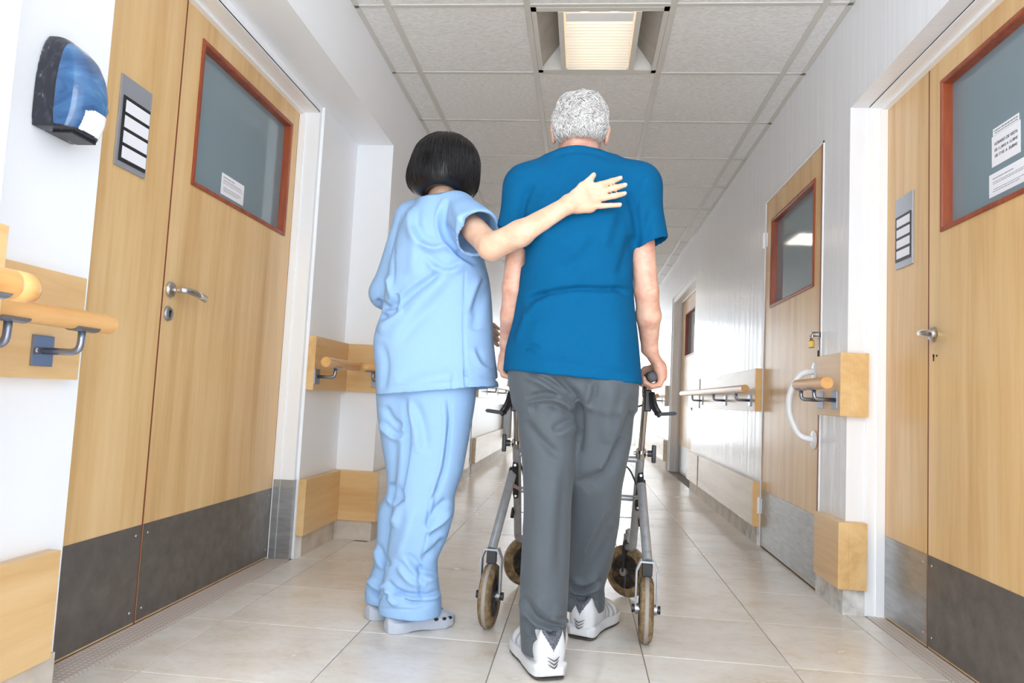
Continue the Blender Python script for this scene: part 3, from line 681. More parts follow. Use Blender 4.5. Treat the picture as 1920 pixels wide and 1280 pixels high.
def relax(V, Q, it, lam=.5):
    e = np.concatenate([Q[:, [0, 1]], Q[:, [1, 2]], Q[:, [2, 3]], Q[:, [3, 0]]]); n = len(V); deg = np.bincount(e[:, 0], minlength=n)+np.bincount(e[:, 1], minlength=n)
    for _ in range(it):
        A = np.stack([np.bincount(e[:, 0], V[e[:, 1], i], n)+np.bincount(e[:, 1], V[e[:, 0], i], n) for i in range(3)], 1)/np.maximum(deg, 1)[:, None]; V = V+lam*(A-V)
    return V
def normals(V, Q):
    fn = np.cross(V[Q[:, 2]]-V[Q[:, 0]], V[Q[:, 3]]-V[Q[:, 1]]); N = np.stack([sum(np.bincount(Q[:, k], fn[:, i], len(V)) for k in range(4)) for i in range(3)], 1)
    return N/np.maximum(np.linalg.norm(N, axis=1), 1e-12)[:, None]
def quads(name, V, Q, mat, parent=None, smooth=True, midx=None):
    me = bpy.data.meshes.new(name); me.vertices.add(len(V)); me.vertices.foreach_set('co', np.ascontiguousarray(V, np.float32).ravel())
    k = Q.shape[1]; me.loops.add(Q.size); me.loops.foreach_set('vertex_index', np.ascontiguousarray(Q, np.int32).ravel()); me.polygons.add(len(Q)); me.polygons.foreach_set('loop_start', np.arange(0, Q.size, k, dtype=np.int32))
    me.update(calc_edges=True); me.validate(); o = link_mesh(name, me, mat, parent, smooth)
    if midx is not None: me.polygons.foreach_set('material_index', np.asarray(midx, np.int32))
    return o
def subset(V, Q, keep):
    """faces where keep is true, as their own mesh data"""
    q = Q[keep]; u, inv = np.unique(q, return_inverse=True); return V[u], inv.reshape(q.shape)
FOLD = 1.5
def folds(V, Q, creases, side=True):
    """sculpt cloth folds: each crease runs along points measured in the photograph on the side seen there; (points, width m, depth m, kind) kind v=valley r=ridge s=step"""
    N = normals(V, Q); P = to_px(V); dep = (V-np.array([0, 0, CH]))@CM[2]; vis = np.clip(-(N*((V-np.array([0, 0, CH]))/np.linalg.norm(V-np.array([0, 0, CH]), axis=1)[:, None])).sum(1)*3+.2, 0, 1) if side else 1
    D = np.zeros(len(V))
    for pts, w, a, kind in creases:
        pts = np.array([tuple(p) for p in smooth_path([(x, y, 0) for x, y in pts], 4)])[:, :2]; L = np.r_[0, np.cumsum(np.linalg.norm(np.diff(pts, axis=0), axis=1))]
        lo = pts.min(0)-90; hi = pts.max(0)+90; m = np.nonzero((P > lo).all(1) & (P < hi).all(1))[0]
        if len(m) == 0: continue
        best = np.full(len(m), 1e9); sg = np.zeros(len(m)); al = np.zeros(len(m)); p = P[m]
        for i in range(len(pts)-1):
            a_, b_ = pts[i], pts[i+1]; d = b_-a_; t = np.clip(((p-a_)@d)/(d@d+1e-9), 0, 1); r = p-(a_+t[:, None]*d); dist = np.linalg.norm(r, axis=1); u = dist < best
            best = np.where(u, dist, best); sg = np.where(u, np.sign(d[0]*r[:, 1]-d[1]*r[:, 0]), sg); al = np.where(u, (L[i]+t*(L[i+1]-L[i]))/L[-1], al)
        x = best*dep[m]/CF/w; taper = np.clip(np.minimum(al, 1-al)*5, 0, 1)**.7; g = np.exp(-x*x)
        D[m] += FOLD*a*taper*({'v': -g, 'r': g, 's': sg*x*g*1.6, 'd': (sg*x*g*1.6-.6*g)}[kind])
    return V+N*(D*vis)[:, None]
def wob(V, Q, amp, sc, seed=0, w=None):
    N = normals(V, Q); sc = np.asarray(sc, float)*np.ones(3); d = np.array([mnoise.noise(Vector((p[0]*sc[0]+seed, p[1]*sc[1], p[2]*sc[2]))) for p in V]); d = d*amp
    if w is not None: d = d*w
    return V+N*d[:, None]
# ================================================================== towel dispenser
M['blue_cover'] = noisy('translucent_blue_plastic', [(.35, srgb(46, 84, 130)), (.6, srgb(70, 116, 164)), (.8, srgb(112, 156, 196))], (5, 5, 9), 1.6, 3, dist=1.0, rough=.1, spec=.7)
M['scuffed_black'] = noisy('scuffed_black_plastic', [(.50, srgb(40, 42, 52)), (.62, srgb(66, 68, 80)), (.72, srgb(200, 204, 214))], (14, 14, 8), 2.2, 6, dist=1.6, rough=.35)
td = thing('towel_dispenser', (XLR, 1.51, 1.295), 'blue plastic paper towel dispenser with black scuffed side on the left wall', 'dispenser')
s = Solid((XLR-.06, 1.40, 1.25), (XLR+.17, 1.64, 1.57), .0028)
dz = [1.296, 1.31, 1.335, 1.39, 1.435, 1.475, 1.50, 1.513]; dp = [.086, .095, .104, .107, .098, .078, .054, .03]
s.loft(dz, [XLR-x for x in dp], [XLR+x for x in dp], [1.425, 1.422, 1.420, 1.420, 1.424, 1.431, 1.440, 1.45], [1.548, 1.551, 1.553, 1.553, 1.549, 1.543, 1.535, 1.52], n=3.4, sig=.006)
s.plane((XLR+.0005, 0, 0), (-1, 0, 0)); V, Q = s.surface(2); fc = V[Q].mean(1); nn = normals(V, Q)[Q].mean(1)
case = (fc[:, 0] < XLR+.050) | ((fc[:, 2] < 1.301))
pan = ~case & (fc[:, 2] < 1.352+.03*np.clip((fc[:, 1]-1.48)/.08, -1, 0)) & (fc[:, 1] > 1.455)
quads('back_case', *subset(V, Q, case), M['scuffed_black'], td); quads('blue_cover', *subset(V, Q, ~case & ~pan), M['blue_cover'], td); quads('white_front_panel', *subset(V, Q, pan), M['white_trim'], td)
b = B(); tube(b, [(XLR+.070, 1.525, 1.372), (XLR+.094, 1.525, 1.372)], .014, 16); mk('lock_button', b, M['blue_cover'], td, auto=40)
b = B(); box(b, XLR+.03, XLR+.078, 1.45, 1.53, 1.289, 1.298, .002); mk('paper_slot', b, M['black'], td)
# ================================================================== far cabinet on the left wall
cb = thing('radiator_cabinet', (-.98, 9.75, 0.22), 'grey green metal cabinet on the far left wall behind the walker', 'cabinet')
M['cab'] = plain('grey_green_enamel', srgb(170, 172, 158), .4)
b = B(); box(b, XL, XL+.13, 9.5, 10.0, .22, .66, .006); mk('body', b, M['cab'], cb)
b = B(); box(b, XL+.02, XL+.11, 9.492, 9.5, .25, .63, .002); mk('side_panel', b, M['alu'], cb)
# ================================================================== the rollator
M['frame_grey'] = noisy('grey_lacquered_tube', [(.3, srgb(168, 170, 174)), (.65, srgb(150, 152, 157)), (.8, srgb(120, 120, 124))], (9, 9, 9), 4, 4, rough=.32, metal=.35)
M['tyre'] = noisy('dirty_grey_brown_tyre', [(.35, srgb(150, 128, 96)), (.52, srgb(116, 95, 66)), (.7, srgb(80, 64, 44))], (1, 1, 1), 38, 5, rough=.75, bstr=.3, bdist=.002, obj=True)
M['tread'] = plain('worn_grey_tread', srgb(150, 142, 134), .6)
WK = thing('rollator_walker', (0.0, 2.6, 0), 'grey metal four-wheeled walking frame the white-haired person is pushing', 'walker')
def wheel(c, r, yaw, w, hubs):
    c = Vector(c); ax = Vector((math.cos(yaw), math.sin(yaw), 0)); K = empty('wheel', c, WK)
    b = B(); lathe(b, [(r*.66, -w*.42), (r*.80, -w*.5), (r*.93, -w*.40), (r*.985, -w*.22), (r*.985, w*.22), (r*.93, w*.40), (r*.80, w*.5), (r*.66, w*.42)], c, ax, 40); mk('tyre', b, M['tyre'], K, smooth=True)
    b = B(); lathe(b, [(r*.983, -w*.15), (r, -w*.10), (r, w*.10), (r*.983, w*.15)], c, ax, 40); mk('tread_band', b, M['tread'], K, smooth=True)
    b = B(); lathe(b, [(r*.67, -w*.36), (r*.67, w*.36)], c, ax, 32); mk('rim_disc', b, M['black_soft'], K, auto=40)
    u = ax.orthogonal().normalized(); v = ax.cross(u); b = B()
    for s_ in (-1, 1):
        for k in range(7):
            a = 2*math.pi*k/7; dr = math.cos(a)*u+math.sin(a)*v; tube(b, [c+ax*s_*w*.38+dr*r*.12, c+ax*s_*w*.34+dr*r*.64], [r*.07, r*.05], 6)
        lathe(b, [(r*.70, 0), (r*.70, w*.06), (r*.62, w*.06)], c+ax*s_*w*.36, ax*s_, 32)
    o = mk('spokes', b, M['black'], K, auto=40); o['kind'] = 'stuff'
    b = B(); lathe(b, [(r*.16, -hubs), (r*.16, hubs)], c, ax, 14); mk('axle', b, M['steel'], K, auto=40)
    return K
def fork(c, r, yaw, w, ztop, mat):
    c = Vector(c); ax = Vector((math.cos(yaw), math.sin(yaw), 0)); b = B(); n = ax.cross(Vector((0, 0, 1)))
    hw = w*.5+.010
    path = [c+ax*hw, c+ax*hw*1.0+Vector((0, 0, ztop-c.z-.03)), c+ax*(hw-.012)+Vector((0, 0, ztop-c.z)), c-ax*(hw-.012)+Vector((0, 0, ztop-c.z)), c-ax*hw+Vector((0, 0, ztop-c.z-.03)), c-ax*hw]
    for i in range(5):
        p, q = path[i], path[i+1]; t = .0028; wd = [.011, .016, .019, .019, .016, .011]; d = (q-p).normalized(); m = d.cross(n).normalized(); vs = []
        for e, wv in ((p-d*.001, wd[i]), (q+d*.001, wd[i+1])):
            for a_, c_ in ((-1, -1), (1, -1), (1, 1), (-1, 1)): vs.append(b.verts.new(e+n*wv*a_+m*t*c_))
        for f in ((0,1,2,3),(7,6,5,4),(0,4,5,1),(1,5,6,2),(2,6,7,3),(3,7,4,0)): b.faces.new([vs[k] for k in f])
    mk('fork', b, mat, WK)
    b = B(); lathe(b, [(.013, -hw-.012), (.013, -hw-.002)], c, ax, 14); lathe(b, [(.013, hw+.002), (.013, hw+.012)], c, ax, 14); mks('axle_nut', b, M['black'], WK, auto=40)
    b = B(); box(b, c.x-.016, c.x+.016, c.y-.014, c.y+.014, ztop-.045, ztop-.004, .002); mk('brake_shoe', b, M['black_soft'], WK)
def pipe(name, pts, r, mat, parent=None, rad=.05, seg=14):
    b = B(); P = fillet(pts, rad, 6) if len(pts) > 2 else pts; tube(b, P, r, seg); return mk(name, b, mat, parent or WK, auto=50)
RW, LW = Vector((.231, 2.372, .103)), Vector((-.272, 2.395, .103))
wheel(RW, .103, -.06, .044, .034); wheel(LW, .103, -.10, .044, .034); fork(RW, .103, -.06, .046, .252, M['frame_grey']); fork(LW, .103, -.10, .046, .252, M['frame_grey'])
FR, FL = Vector((.205, 2.895, .100)), Vector((-.195, 2.95, .100))
wheel(FR, .099, math.radians(-128), .034, .03); wheel(FL, .099, math.radians(-60), .034, .03)
A3 = lambda px, py, Y: Vector(at(px, py, Y).tolist())
# right side
rt, rb = A3(1211, 742, 2.33), A3(1186, 1030, 2.80)
mid = rt.lerp(rb, .34)
pipe('handle_tube', [rt, mid], .0105, M['chrome']); pipe('main_tube', [mid, rb, rb+Vector((-.02, .09, -.005)), FR+Vector((0, -.02, .145))], .0145, M['frame_grey'], rad=.04)
lt, lb_ = A3(968, 742, 2.34), A3(971, 1012, 2.80); midl = lt.lerp(lb_, .30)
pipe('handle_tube', [lt, midl], .0105, M['chrome']); pipe('main_tube', [midl, lb_, lb_+Vector((.03, .09, -.005)), FL+Vector((0, -.02, .145))], .0145, M['frame_grey'], rad=.04)
r1, l1 = A3(1202, 903, 2.56), A3(963, 880, 2.56)
for p, q in ((r1, RW), (l1, LW)):
    e = Vector((q.x, q.y, .252)); pipe('rear_leg', [p, e], .0155, M['frame_grey'])
    b = B(); d = (p-e).normalized(); lathe(b, [(.0158, -.012), (.0158, .002), (.010, .006)], p, d, 14); mk('leg_cap', b, M['black'], WK, auto=40)
onr = lambda t: rt.lerp(rb, t); onl = lambda t: lt.lerp(lb_, t)
for t1, t2 in ((.375, .36), (.63, .61)):
    pipe('cross_bar', [onl(t2), onr(t1)], .0105, M['frame_grey'])
for f, t, s_ in ((onr, .63, 1), (onl, .61, -1)):
    p = f(t); q = r1 if s_ > 0 else l1; pipe('pivot_bolt', [p+Vector((-.01*s_, 0, 0)), q.lerp(Vector((RW if s_ > 0 else LW)), .12)+Vector((0, 0, .0))], .008, M['chrome'])
for f, t0, t1, s_ in ((onr, .455, .70, 1), (onl, .42, .665, -1)):
    p, q = f(t0)+Vector((.004*s_, -.018, 0)), f(t1)+Vector((.004*s_, -.018, 0)); b = B(); tube(b, [p, p.lerp(q, .12), p.lerp(q, .5), p.lerp(q, .88), q], [.009, .012, .011, .012, .009], 10, flat=(.7, 1)); mk('folding_link', b, M['black'], WK, auto=50)
    b = B()
    for e in (p.lerp(q, .06), p.lerp(q, .94)): lathe(b, [(.006, 0), (.004, .004)], e+Vector((0, -.011, 0)), (0, -1, 0), 10)
    mks('link_rivet', b, M['steel'], WK)
for f, t, s_ in ((onr, .335, 1), (onl, .295, -1)):
    p = f(t); K = empty('height_knob', p, WK)
    b = B(); lathe(b, [(.0175, -.012), (.0175, .012)], p, (rb-rt) if s_ > 0 else (lb_-lt), 18); mk('collar', b, M['chrome'], K, auto=40)
    b = B(); tube(b, [p-Vector((.024*s_, 0, 0)), p+Vector((.03*s_, 0, 0))], .006, 10); mk('bolt', b, M['steel'], K, auto=40)
    b = B(); tube(b, [p+Vector((.022*s_, 0, 0)), p+Vector((.036*s_, 0, 0))], .011, 12); box(b, p.x+s_*.036, p.x+s_*.050, p.y-.011, p.y+.011, p.z-.030, p.z+.030, .003); mk('wing_grip', b, M['black'], K, auto=40)
# caster forks at the front
for c, yw in ((FR, math.radians(-128)), (FL, math.radians(-60))):
    K = empty('caster_fork', c, WK); ax = Vector((math.cos(yw), math.sin(yw), 0)); top = c+Vector((0, -.02, .118))
    for s_ in (-1, 1):
        b = B(); tube(b, fillet([top, top+ax*s_*.022+Vector((0, 0, -.012)), c+ax*s_*.024+Vector((0, 0, .03)), c+ax*s_*.022], .02, 5), [.014, .012, .009, .010], 10, flat=(1.2, .6)); mk('fork_arm', b, M['black'], K, smooth=True)
    b = B(); lathe(b, [(.019, 0), (.019, .032), (.013, .034), (.013, .046), (.0, .054)], top+Vector((0, 0, -.004)), (0, 0, 1), 16); mk('swivel_cap', b, M['frame_grey'], K, auto=40)
# grips, brake levers, cables
GR, GL = A3(1223, 712, 2.19), A3(958, 712, 2.24); GR.z = .834; GL.z = .842
for g, top, s_ in ((GR, rt, 1), (GL, lt, -1)):
    f0 = Vector((top.x, 2.335, g.z)); K = empty('hand_grip', f0, WK)
    b = B(); tube(b, [g, g.lerp(f0, .05), g.lerp(f0, .5), f0], [.0145, .0165, .0165, .0155], 18); mk('grip', b, M['black_soft'], K, auto=45)
    b = B(); lathe(b, [(.010, 0), (.010, .0012)], g, (g-f0), 14); mk('grip_plug', b, M['black'], K)
    b = B(); tube(b, fillet([f0, f0+Vector((0, .02, -.01)), top+Vector((0, 0, -.0))], .02, 5), .0125, 14); mk('elbow', b, M['chrome'], K, smooth=True)
    L_ = empty('brake_lever', f0, WK)
    b = B(); c = top+Vector((.004*s_, -.012, -.005)); box(b, c.x-.010, c.x+.012, c.y-.016, c.y+.016, c.z-.045, c.z+.025, .004); mk('lever_housing', b, M['black'], L_)
    c2 = c+Vector((.012*s_, -.02, .0)); b = B(); tube(b, fillet([c2+Vector((0, 0, .012)), c2+Vector((.004*s_, -.015, -.025)), c2+Vector((.022*s_, -.035, -.052))], .03, 6), [.014, .016, .016, .013], 12, flat=(.7, 1.2)); mk('lever_arm', b, M['black'], L_, smooth=True)
    e = c2+Vector((.020*s_, -.030, -.050)); b = B(); vs = []
    for dz in (-.006, .004):
        for dx, dy in ((-.014, .012), (.046, -.004), (.048, -.058), (-.006, -.046)): vs.append(b.verts.new(e+Vector((dx*s_, dy, dz+(.006 if dx > 0 else 0)))))
    for f in ((0,1,2,3),(7,6,5,4),(0,4,5,1),(1,5,6,2),(2,6,7,3),(3,7,4,0)): b.faces.new([vs[k] for k in f])
    bmesh.ops.bevel(b, geom=list(b.edges), offset=.003, segments=2, affect='EDGES'); mk('lever_pad', b, M['black_soft'], L_, smooth=False)
cab1 = smooth_path([rt+Vector((-.01, .01, -.03)), rt+Vector((-.09, .06, -.075)), onr(.3)+Vector((-.10, .05, -.02)), onr(.44)+Vector((-.035, .0, 0)), onr(.56)+Vector((-.004, -.02, .01)), r1+Vector((-.01, 0, .02)), r1+Vector((.0, .01, -.01))], 6)
b = B(); tube(b, cab1, .003, 8); mk('brake_cable', b, M['black'], WK, smooth=True)
cab2 = smooth_path([lt+Vector((.01, .01, -.03)), lt+Vector((.08, .06, -.08)), onl(.35)+Vector((.06, .04, 0)), onl(.52)+Vector((.03, -.01, 0)), l1+Vector((.02, .0, .03)), l1+Vector((0, .01, 0))], 6)
b = B(); tube(b, cab2, .003, 8); mk('brake_cable', b, M['black'], WK, smooth=True)
for f, leg in ((onr, RW), (onl, LW)):
    p = f(.78)+Vector((.016 if leg.x > 0 else -.016, -.02, 0)); b = B(); tube(b, [p+Vector((0, .02, .012)), p+Vector((0, -.02, -.012))], .007, 10); mk('cable_stop', b, M['black'], WK, auto=40)
pipe('fold_cord', [onl(.78), onr(.765)], .002, M['zinc'])
# ================================================================== PEOPLE: shared pieces
def skin_mat(name, base, red):
    m, nt, p = new_mat(name); f = noise_n(nt, coords(nt, (1, 1, 1)), 22, 4, .6); nt.links.new(ramp(nt, f, [(.36, base), (.68, red)]), p.inputs['Base Color'])
    p.inputs['Roughness'].default_value = .48; p.inputs['Subsurface Weight'].default_value = .12; p.inputs['Subsurface Radius'].default_value = (.012, .005, .003); bump(nt, p, noise_n(nt, coords(nt, (1, 1, 1)), 160, 3), .06, .002); return m
def cloth_mat(name, col, rough=.8, weave=900, bs=.12, sheen=.0, var=.06):
    m, nt, p = new_mat(name); f = noise_n(nt, coords(nt, (1, 1, 1)), 60, 4, .7); d = tuple(c*(1-var) for c in col[:3])+(1,)
    nt.links.new(ramp(nt, f, [(.3, d), (.7, col)]), p.inputs['Base Color']); p.inputs['Roughness'].default_value = rough; p.inputs['Sheen Weight'].default_value = sheen; p.inputs['Specular IOR Level'].default_value = .15
    bump(nt, p, noise_n(nt, coords(nt, (1, 1, 1)), weave, 2), bs, .0008); return m
M['skin_old'] = skin_mat('fair_freckled_skin', srgb(214, 172, 150), srgb(194, 138, 118)); M['skin_nurse'] = skin_mat('light_skin', srgb(222, 184, 158), srgb(210, 164, 136))
M['tee'] = cloth_mat('blue_cotton_jersey', srgb(0, 84, 128), .9, 700, .1, .0); M['grey_knit'] = cloth_mat('grey_polyester_knit', srgb(82, 88, 94), .55, 1200, .05, .1, .03)
M['scrub'] = cloth_mat('light_blue_cotton_poplin', srgb(146, 180, 220), .75, 1000, .06, .0, .03); M['scrub_in'] = M['scrub']
M['shoe_white'] = plain('white_leather', srgb(206, 207, 211), .4); M['shoe_silver'] = plain('silver_grey_trim', srgb(160, 164, 170), .35, .2); M['shoe_mesh'] = noisy('dark_grey_mesh', [(.4, srgb(62, 64, 72)), (.6, srgb(96, 98, 108))], (1, 1, 1), 260, 2, rough=.6)
M['outsole'] = plain('dark_outsole', srgb(74, 66, 62), .7); M['clog'] = plain('pale_grey_foam', srgb(176, 182, 194), .5)
M['hair_white'] = noisy('white_hair', [(.3, srgb(222, 219, 217)), (.55, srgb(206, 202, 200)), (.8, srgb(176, 171, 168))], (1, 1, 1), 70, 3, rough=.5, rnd=False)
M['hair_grey'] = noisy('grey_hair', [(.3, srgb(200, 196, 193)), (.6, srgb(178, 172, 168)), (.8, srgb(146, 139, 134))], (1, 1, 1), 90, 3, rough=.5)
M['hair_black'] = plain('black_hair', srgb(22, 18, 20), .32, 0, .4)
v3 = lambda *a: np.array(a, float)
def hand(s, wrist, palm_dir, side_dir, fingers, thumb, pw=.040, pt=.014, pl=.085, fr=.0082, k=.008):
    """palm slab along palm_dir from the wrist, then finger and thumb joint chains"""
    w = np.asarray(wrist); e = w+palm_dir*pl
    s.cone(w, e, pw*.72, pw, k, u=side_dir, ua=pt*1.25, ub=pt)
    for i, f in enumerate(fingers):
        r = fr*[1.0, 1.05, 1.0, .86][i]; n = len(f); s.chain(f, [r*1.12]+[r]*(n-2)+[r*.84], .003)
    n = len(thumb); s.chain(thumb, [fr*1.7, fr*1.25, fr*1.1, fr*.9][:n], .007)
def head(s, c, rx, ry, rz, yaw=0., pitch=0., ear=True, k=.02):
    """cranium, face, jaw, nose, brow, ears; the face looks along +Y turned by yaw/pitch"""
    Ry = np.array([[math.cos(yaw), -math.sin(yaw), 0], [math.sin(yaw), math.cos(yaw), 0], [0, 0, 1]]); Rx = np.array([[1, 0, 0], [0, math.cos(pitch), math.sin(pitch)], [0, -math.sin(pitch), math.cos(pitch)]])
    R = Ry@Rx; g = lambda x, y, z: c+R@np.array([x, y, z]); Ri = R.T
    s.ell(g(0, -.004, .012), (rx, ry, rz*.82), k, R=Ri); s.ell(g(0, .030, -.052), (rx*.80, ry*.66, rz*.62), .03, R=Ri); s.ell(g(0, .062, -.088), (.030, .024, .022), .03, R=Ri)
    s.cone(g(0, .088, .0), g(0, .106, -.030), .008, .013, .010); s.cone(g(-.040, .080, .022), g(.040, .080, .022), .012, .012, .012)
    for e in (-1, 1):
        s.ell(g(e*.030, .086, .004), (.011, .007, .008), .004, R=Ri); s.ell(g(e*.036, .074, -.026), (.022, .018, .020), .02, R=Ri)
        if ear:
            s.ell(g(e*(rx+.010), -.008, -.028), (.008, .019, .033), .006, R=Ri); s.ell(g(e*(rx+.016), -.012, -.014), (.006, .017, .018), .004, R=Ri); s.ell(g(e*(rx+.021), .004, -.020), (.004, .009, .015), .003, 'cut', R=Ri)
    s.cone(g(-.020, .090, -.058), g(.020, .090, -.058), .006, .006, .006); s.cone(g(-.018, .090, -.068), g(.018, .090, -.068), .006, .006, .005); s.cone(g(-.022, .100, -.063), g(.022, .100, -.063), .0025, .0025, .002, 'cut')
    return g
def strands(name, paths, r, mat, parent):
    """many thin tapered tufts, three-sided"""
    Vs, Qs, off = [], [], 0
    for P in paths:
        P = np.asarray(P); n = len(P); T = np.gradient(P, axis=0); T /= np.linalg.norm(T, axis=1)[:, None]+1e-9; a = np.cross(T, [.3, .2, .93]); a /= np.linalg.norm(a, axis=1)[:, None]+1e-9; b_ = np.cross(T, a)
        rr = r*np.sin(np.linspace(.35, 1, n)*math.pi)**.6*np.where(np.arange(n) == n-1, .15, 1); rr = np.maximum(rr, r*.12)
        ring = np.stack([P+rr[:, None]*(math.cos(q)*a+math.sin(q)*b_) for q in (0, 2.094, 4.189)], 1).reshape(-1, 3); Vs.append(ring); i = np.arange(n-1)[:, None]*3+off
        for k in range(3): Qs.append(np.concatenate([i+k, i+(k+1) % 3, i+3+(k+1) % 3, i+3+k], 1))
        off += n*3
    o = quads(name, np.concatenate(Vs), np.concatenate(Qs), mat, parent); o['kind'] = 'stuff'; return o
def outline(pts, Y):
    """measured outline (pixels) -> (z, x) stations at depth Y (number or function of pixel row)"""
    out = []
    for px, py in pts:
        p = at(px, py, Y(py) if callable(Y) else Y); out.append((p[2], p[0]))
    return out
# ================================================================== THE OLD MAN
MAN = thing('person', (-.01, 2.15, 0), 'person with white hair in blue t-shirt and grey trousers, seen from behind, pushing the walker', 'person')
TY_ = 2.12
tl = outline([(943, 712), (944, 695), (949, 652), (962, 600), (970, 546), (977, 500), (983, 470), (981, 430), (979, 395), (984, 360), (1000, 330), (1030, 306)], TY_)
tr = outline([(1207, 735), (1204, 715), (1196, 626), (1191, 578), (1188, 546), (1186, 500), (1186, 470), (1188, 430), (1192, 395), (1188, 360), (1172, 330), (1145, 306)], TY_)
ybk = [(.78, 1.985), (.86, 1.978), (.95, 1.985), (1.05, 2.0), (1.12, 1.985), (1.22, 1.965), (1.30, 1.972), (1.38, 2.005), (1.46, 2.05)]
yfr = [(.78, 2.27), (.90, 2.285), (1.05, 2.28), (1.2, 2.26), (1.32, 2.24), (1.40, 2.215), (1.46, 2.19)]
s = Solid((-.34, 1.90, .74), (.34, 2.36, 1.56), .004)
s.loft(None, tl, tr, ybk, yfr, n=2.5, sig=.016)
shR, shL = at(1196, 350, 2.10), at(987, 350, 2.10); nk = at(1087, 289, 2.05); nk[1] = 2.105
for sh in (shR, shL): s.cone(nk+v3(0, 0, -.02), sh, .062, .056, .05); s.cone(sh, sh+v3(0, 0, -.10), .058, .056, .05)
s.ell(nk+v3(0, .0, -.075), (.13, .085, .06), .05)
cR, cL = at(1221, 460, 2.105), at(958, 452, 2.105)
s.cone(shR, cR, .058, .054, .022, u=(1, 0, 0), ua=.062, ub=.066); s.cone(shL, cL, .058, .050, .022, u=(1, 0, 0), ua=.062, ub=.066)
s.cone(cR, cR+(cR-shR)*.14, .052, .052, 0, u=(1, 0, 0), ua=.066, ub=.066); s.cone(cL, cL+(cL-shL)*.14, .05, .05, 0, u=(1, 0, 0), ua=.066, ub=.066)
# hem (tilted), cuffs, neck opening
pR, pL = at(1200, 722, TY_), at(944, 696, TY_)
nrm = v3(-(pL[2]-pR[2]), 0, -(pR[0]-pL[0])); nrm = nrm/np.linalg.norm(nrm)*1.0
s.plane(pL, (-(pR[2]-pL[2])*-1, 0, -(pR[0]-pL[0])))
X_, Y_, Z_ = s.ax[0][:, None, None], s.ax[1][None, :, None], s.ax[2][None, None, :]
for c, ot, inn, sd in ((cR, (1252, 447), (1190, 472), 1), (cL, (942, 432), (984, 470), -1)):
    o_, i_ = at(*ot, 2.105), at(*inn, 2.105); d = o_-i_; n_ = v3(d[2], 0, -d[0])*sd; n_ /= np.linalg.norm(n_)
    pv = (X_-i_[0])*n_[0]+(Z_-i_[2])*n_[2]; near = np.maximum(-((X_-i_[0])*sd+.003), 0)  # only outside the torso side
    m = (((X_-i_[0])*sd) > -.004) & (Z_ < i_[2]+.09) & (pv > 0) & (Z_ > i_[2]-.05); m = np.broadcast_to(m, s.F.shape); s.F[m] = np.maximum(s.F[m], np.broadcast_to(pv, s.F.shape)[m])
    ax_ = n_; s.cone(c-ax_*.045, c+ax_*.05, .044, .049, .0, 'cut', u=(1, 0, 0), ua=.056, ub=.060)
hz = (pL[2]+pR[2])/2
s.loft([hz-.06, hz+.06], [pL[0]+.010, at(955, 655, TY_)[0]+.012], [pR[0]-.010, at(1196, 655, TY_)[0]-.012], [1.994, 1.994], [2.262, 2.268], n=2.5, op='cut', z0=hz-.06, z1=hz+.06)
s.cone(nk+v3(0, .0, -.012), nk+v3(0, .012, .12), .058, .070, .004, 'cut', u=(1, 0, 0), ua=.060, ub=.072)
V, Q = s.surface(2)
V = folds(V, Q, [
    ([(978, 568), (1000, 556), (1040, 546), (1085, 541), (1130, 542), (1165, 541), (1186, 546)], .0065, .010, 'v'),
    ([(1150, 541), (1168, 548), (1176, 556)], .008, .005, 'v'), ([(985, 590), (1000, 566), (1030, 554)], .014, .006, 's'),
    ([(985, 655), (1000, 652), (1012, 658)], .007, .005, 's'), ([(1005, 668), (1040, 664), (1075, 668)], .010, .003, 'r'),
    ([(1160, 520), (1172, 490), (1184, 440)], .014, .006, 'v'), ([(1178, 360), (1192, 400), (1196, 440), (1190, 470)], .010, .008, 'v'), ([(1215, 330), (1204, 345), (1196, 372), (1194, 420)], .005, .003, 'v'),
    ([(1000, 345), (986, 365), (978, 400), (984, 440)], .010, .008, 'v'), ([(988, 395), (1010, 420), (1030, 450)], .016, .005, 'r'), ([(1010, 370), (1040, 385), (1060, 392)], .016, .004, 's'),
    ([(1100, 500), (1080, 520), (1060, 545)], .02, .004, 'r'), ([(1110, 440), (1090, 470), (1050, 500)], .022, .004, 's'), ([(1160, 390), (1150, 430), (1140, 470)], .02, .004, 's'),
    ([(960, 640), (975, 600), (982, 560)], .014, .005, 's'), ([(1020, 700), (1010, 640), (1000, 600)], .03, .004, 'r'), ([(1150, 705), (1160, 640), (1165, 590)], .03, .004, 'r'),
    ([(1032, 297), (1060, 286), (1088, 283), (1115, 286), (1143, 297)], .006, .003, 'v'), ([(1225, 390), (1215, 420), (1212, 455)], .012, .004, 'v'),
    ([(946, 681), (1040, 679), (1110, 688), (1200, 700)], .0025, .0016, 'v'), ([(1192, 464), (1222, 451), (1250, 438)], .0025, .0016, 'v')])
V = wob(V, Q, .0045, (9, 9, 6), 3); V = relax(V, Q, 1)
quads('t_shirt', V, Q, M['tee'], MAN)
b = B(); cc = at(1087, 279, 2.04); cc[1] = 2.10; n = 40; ring = []
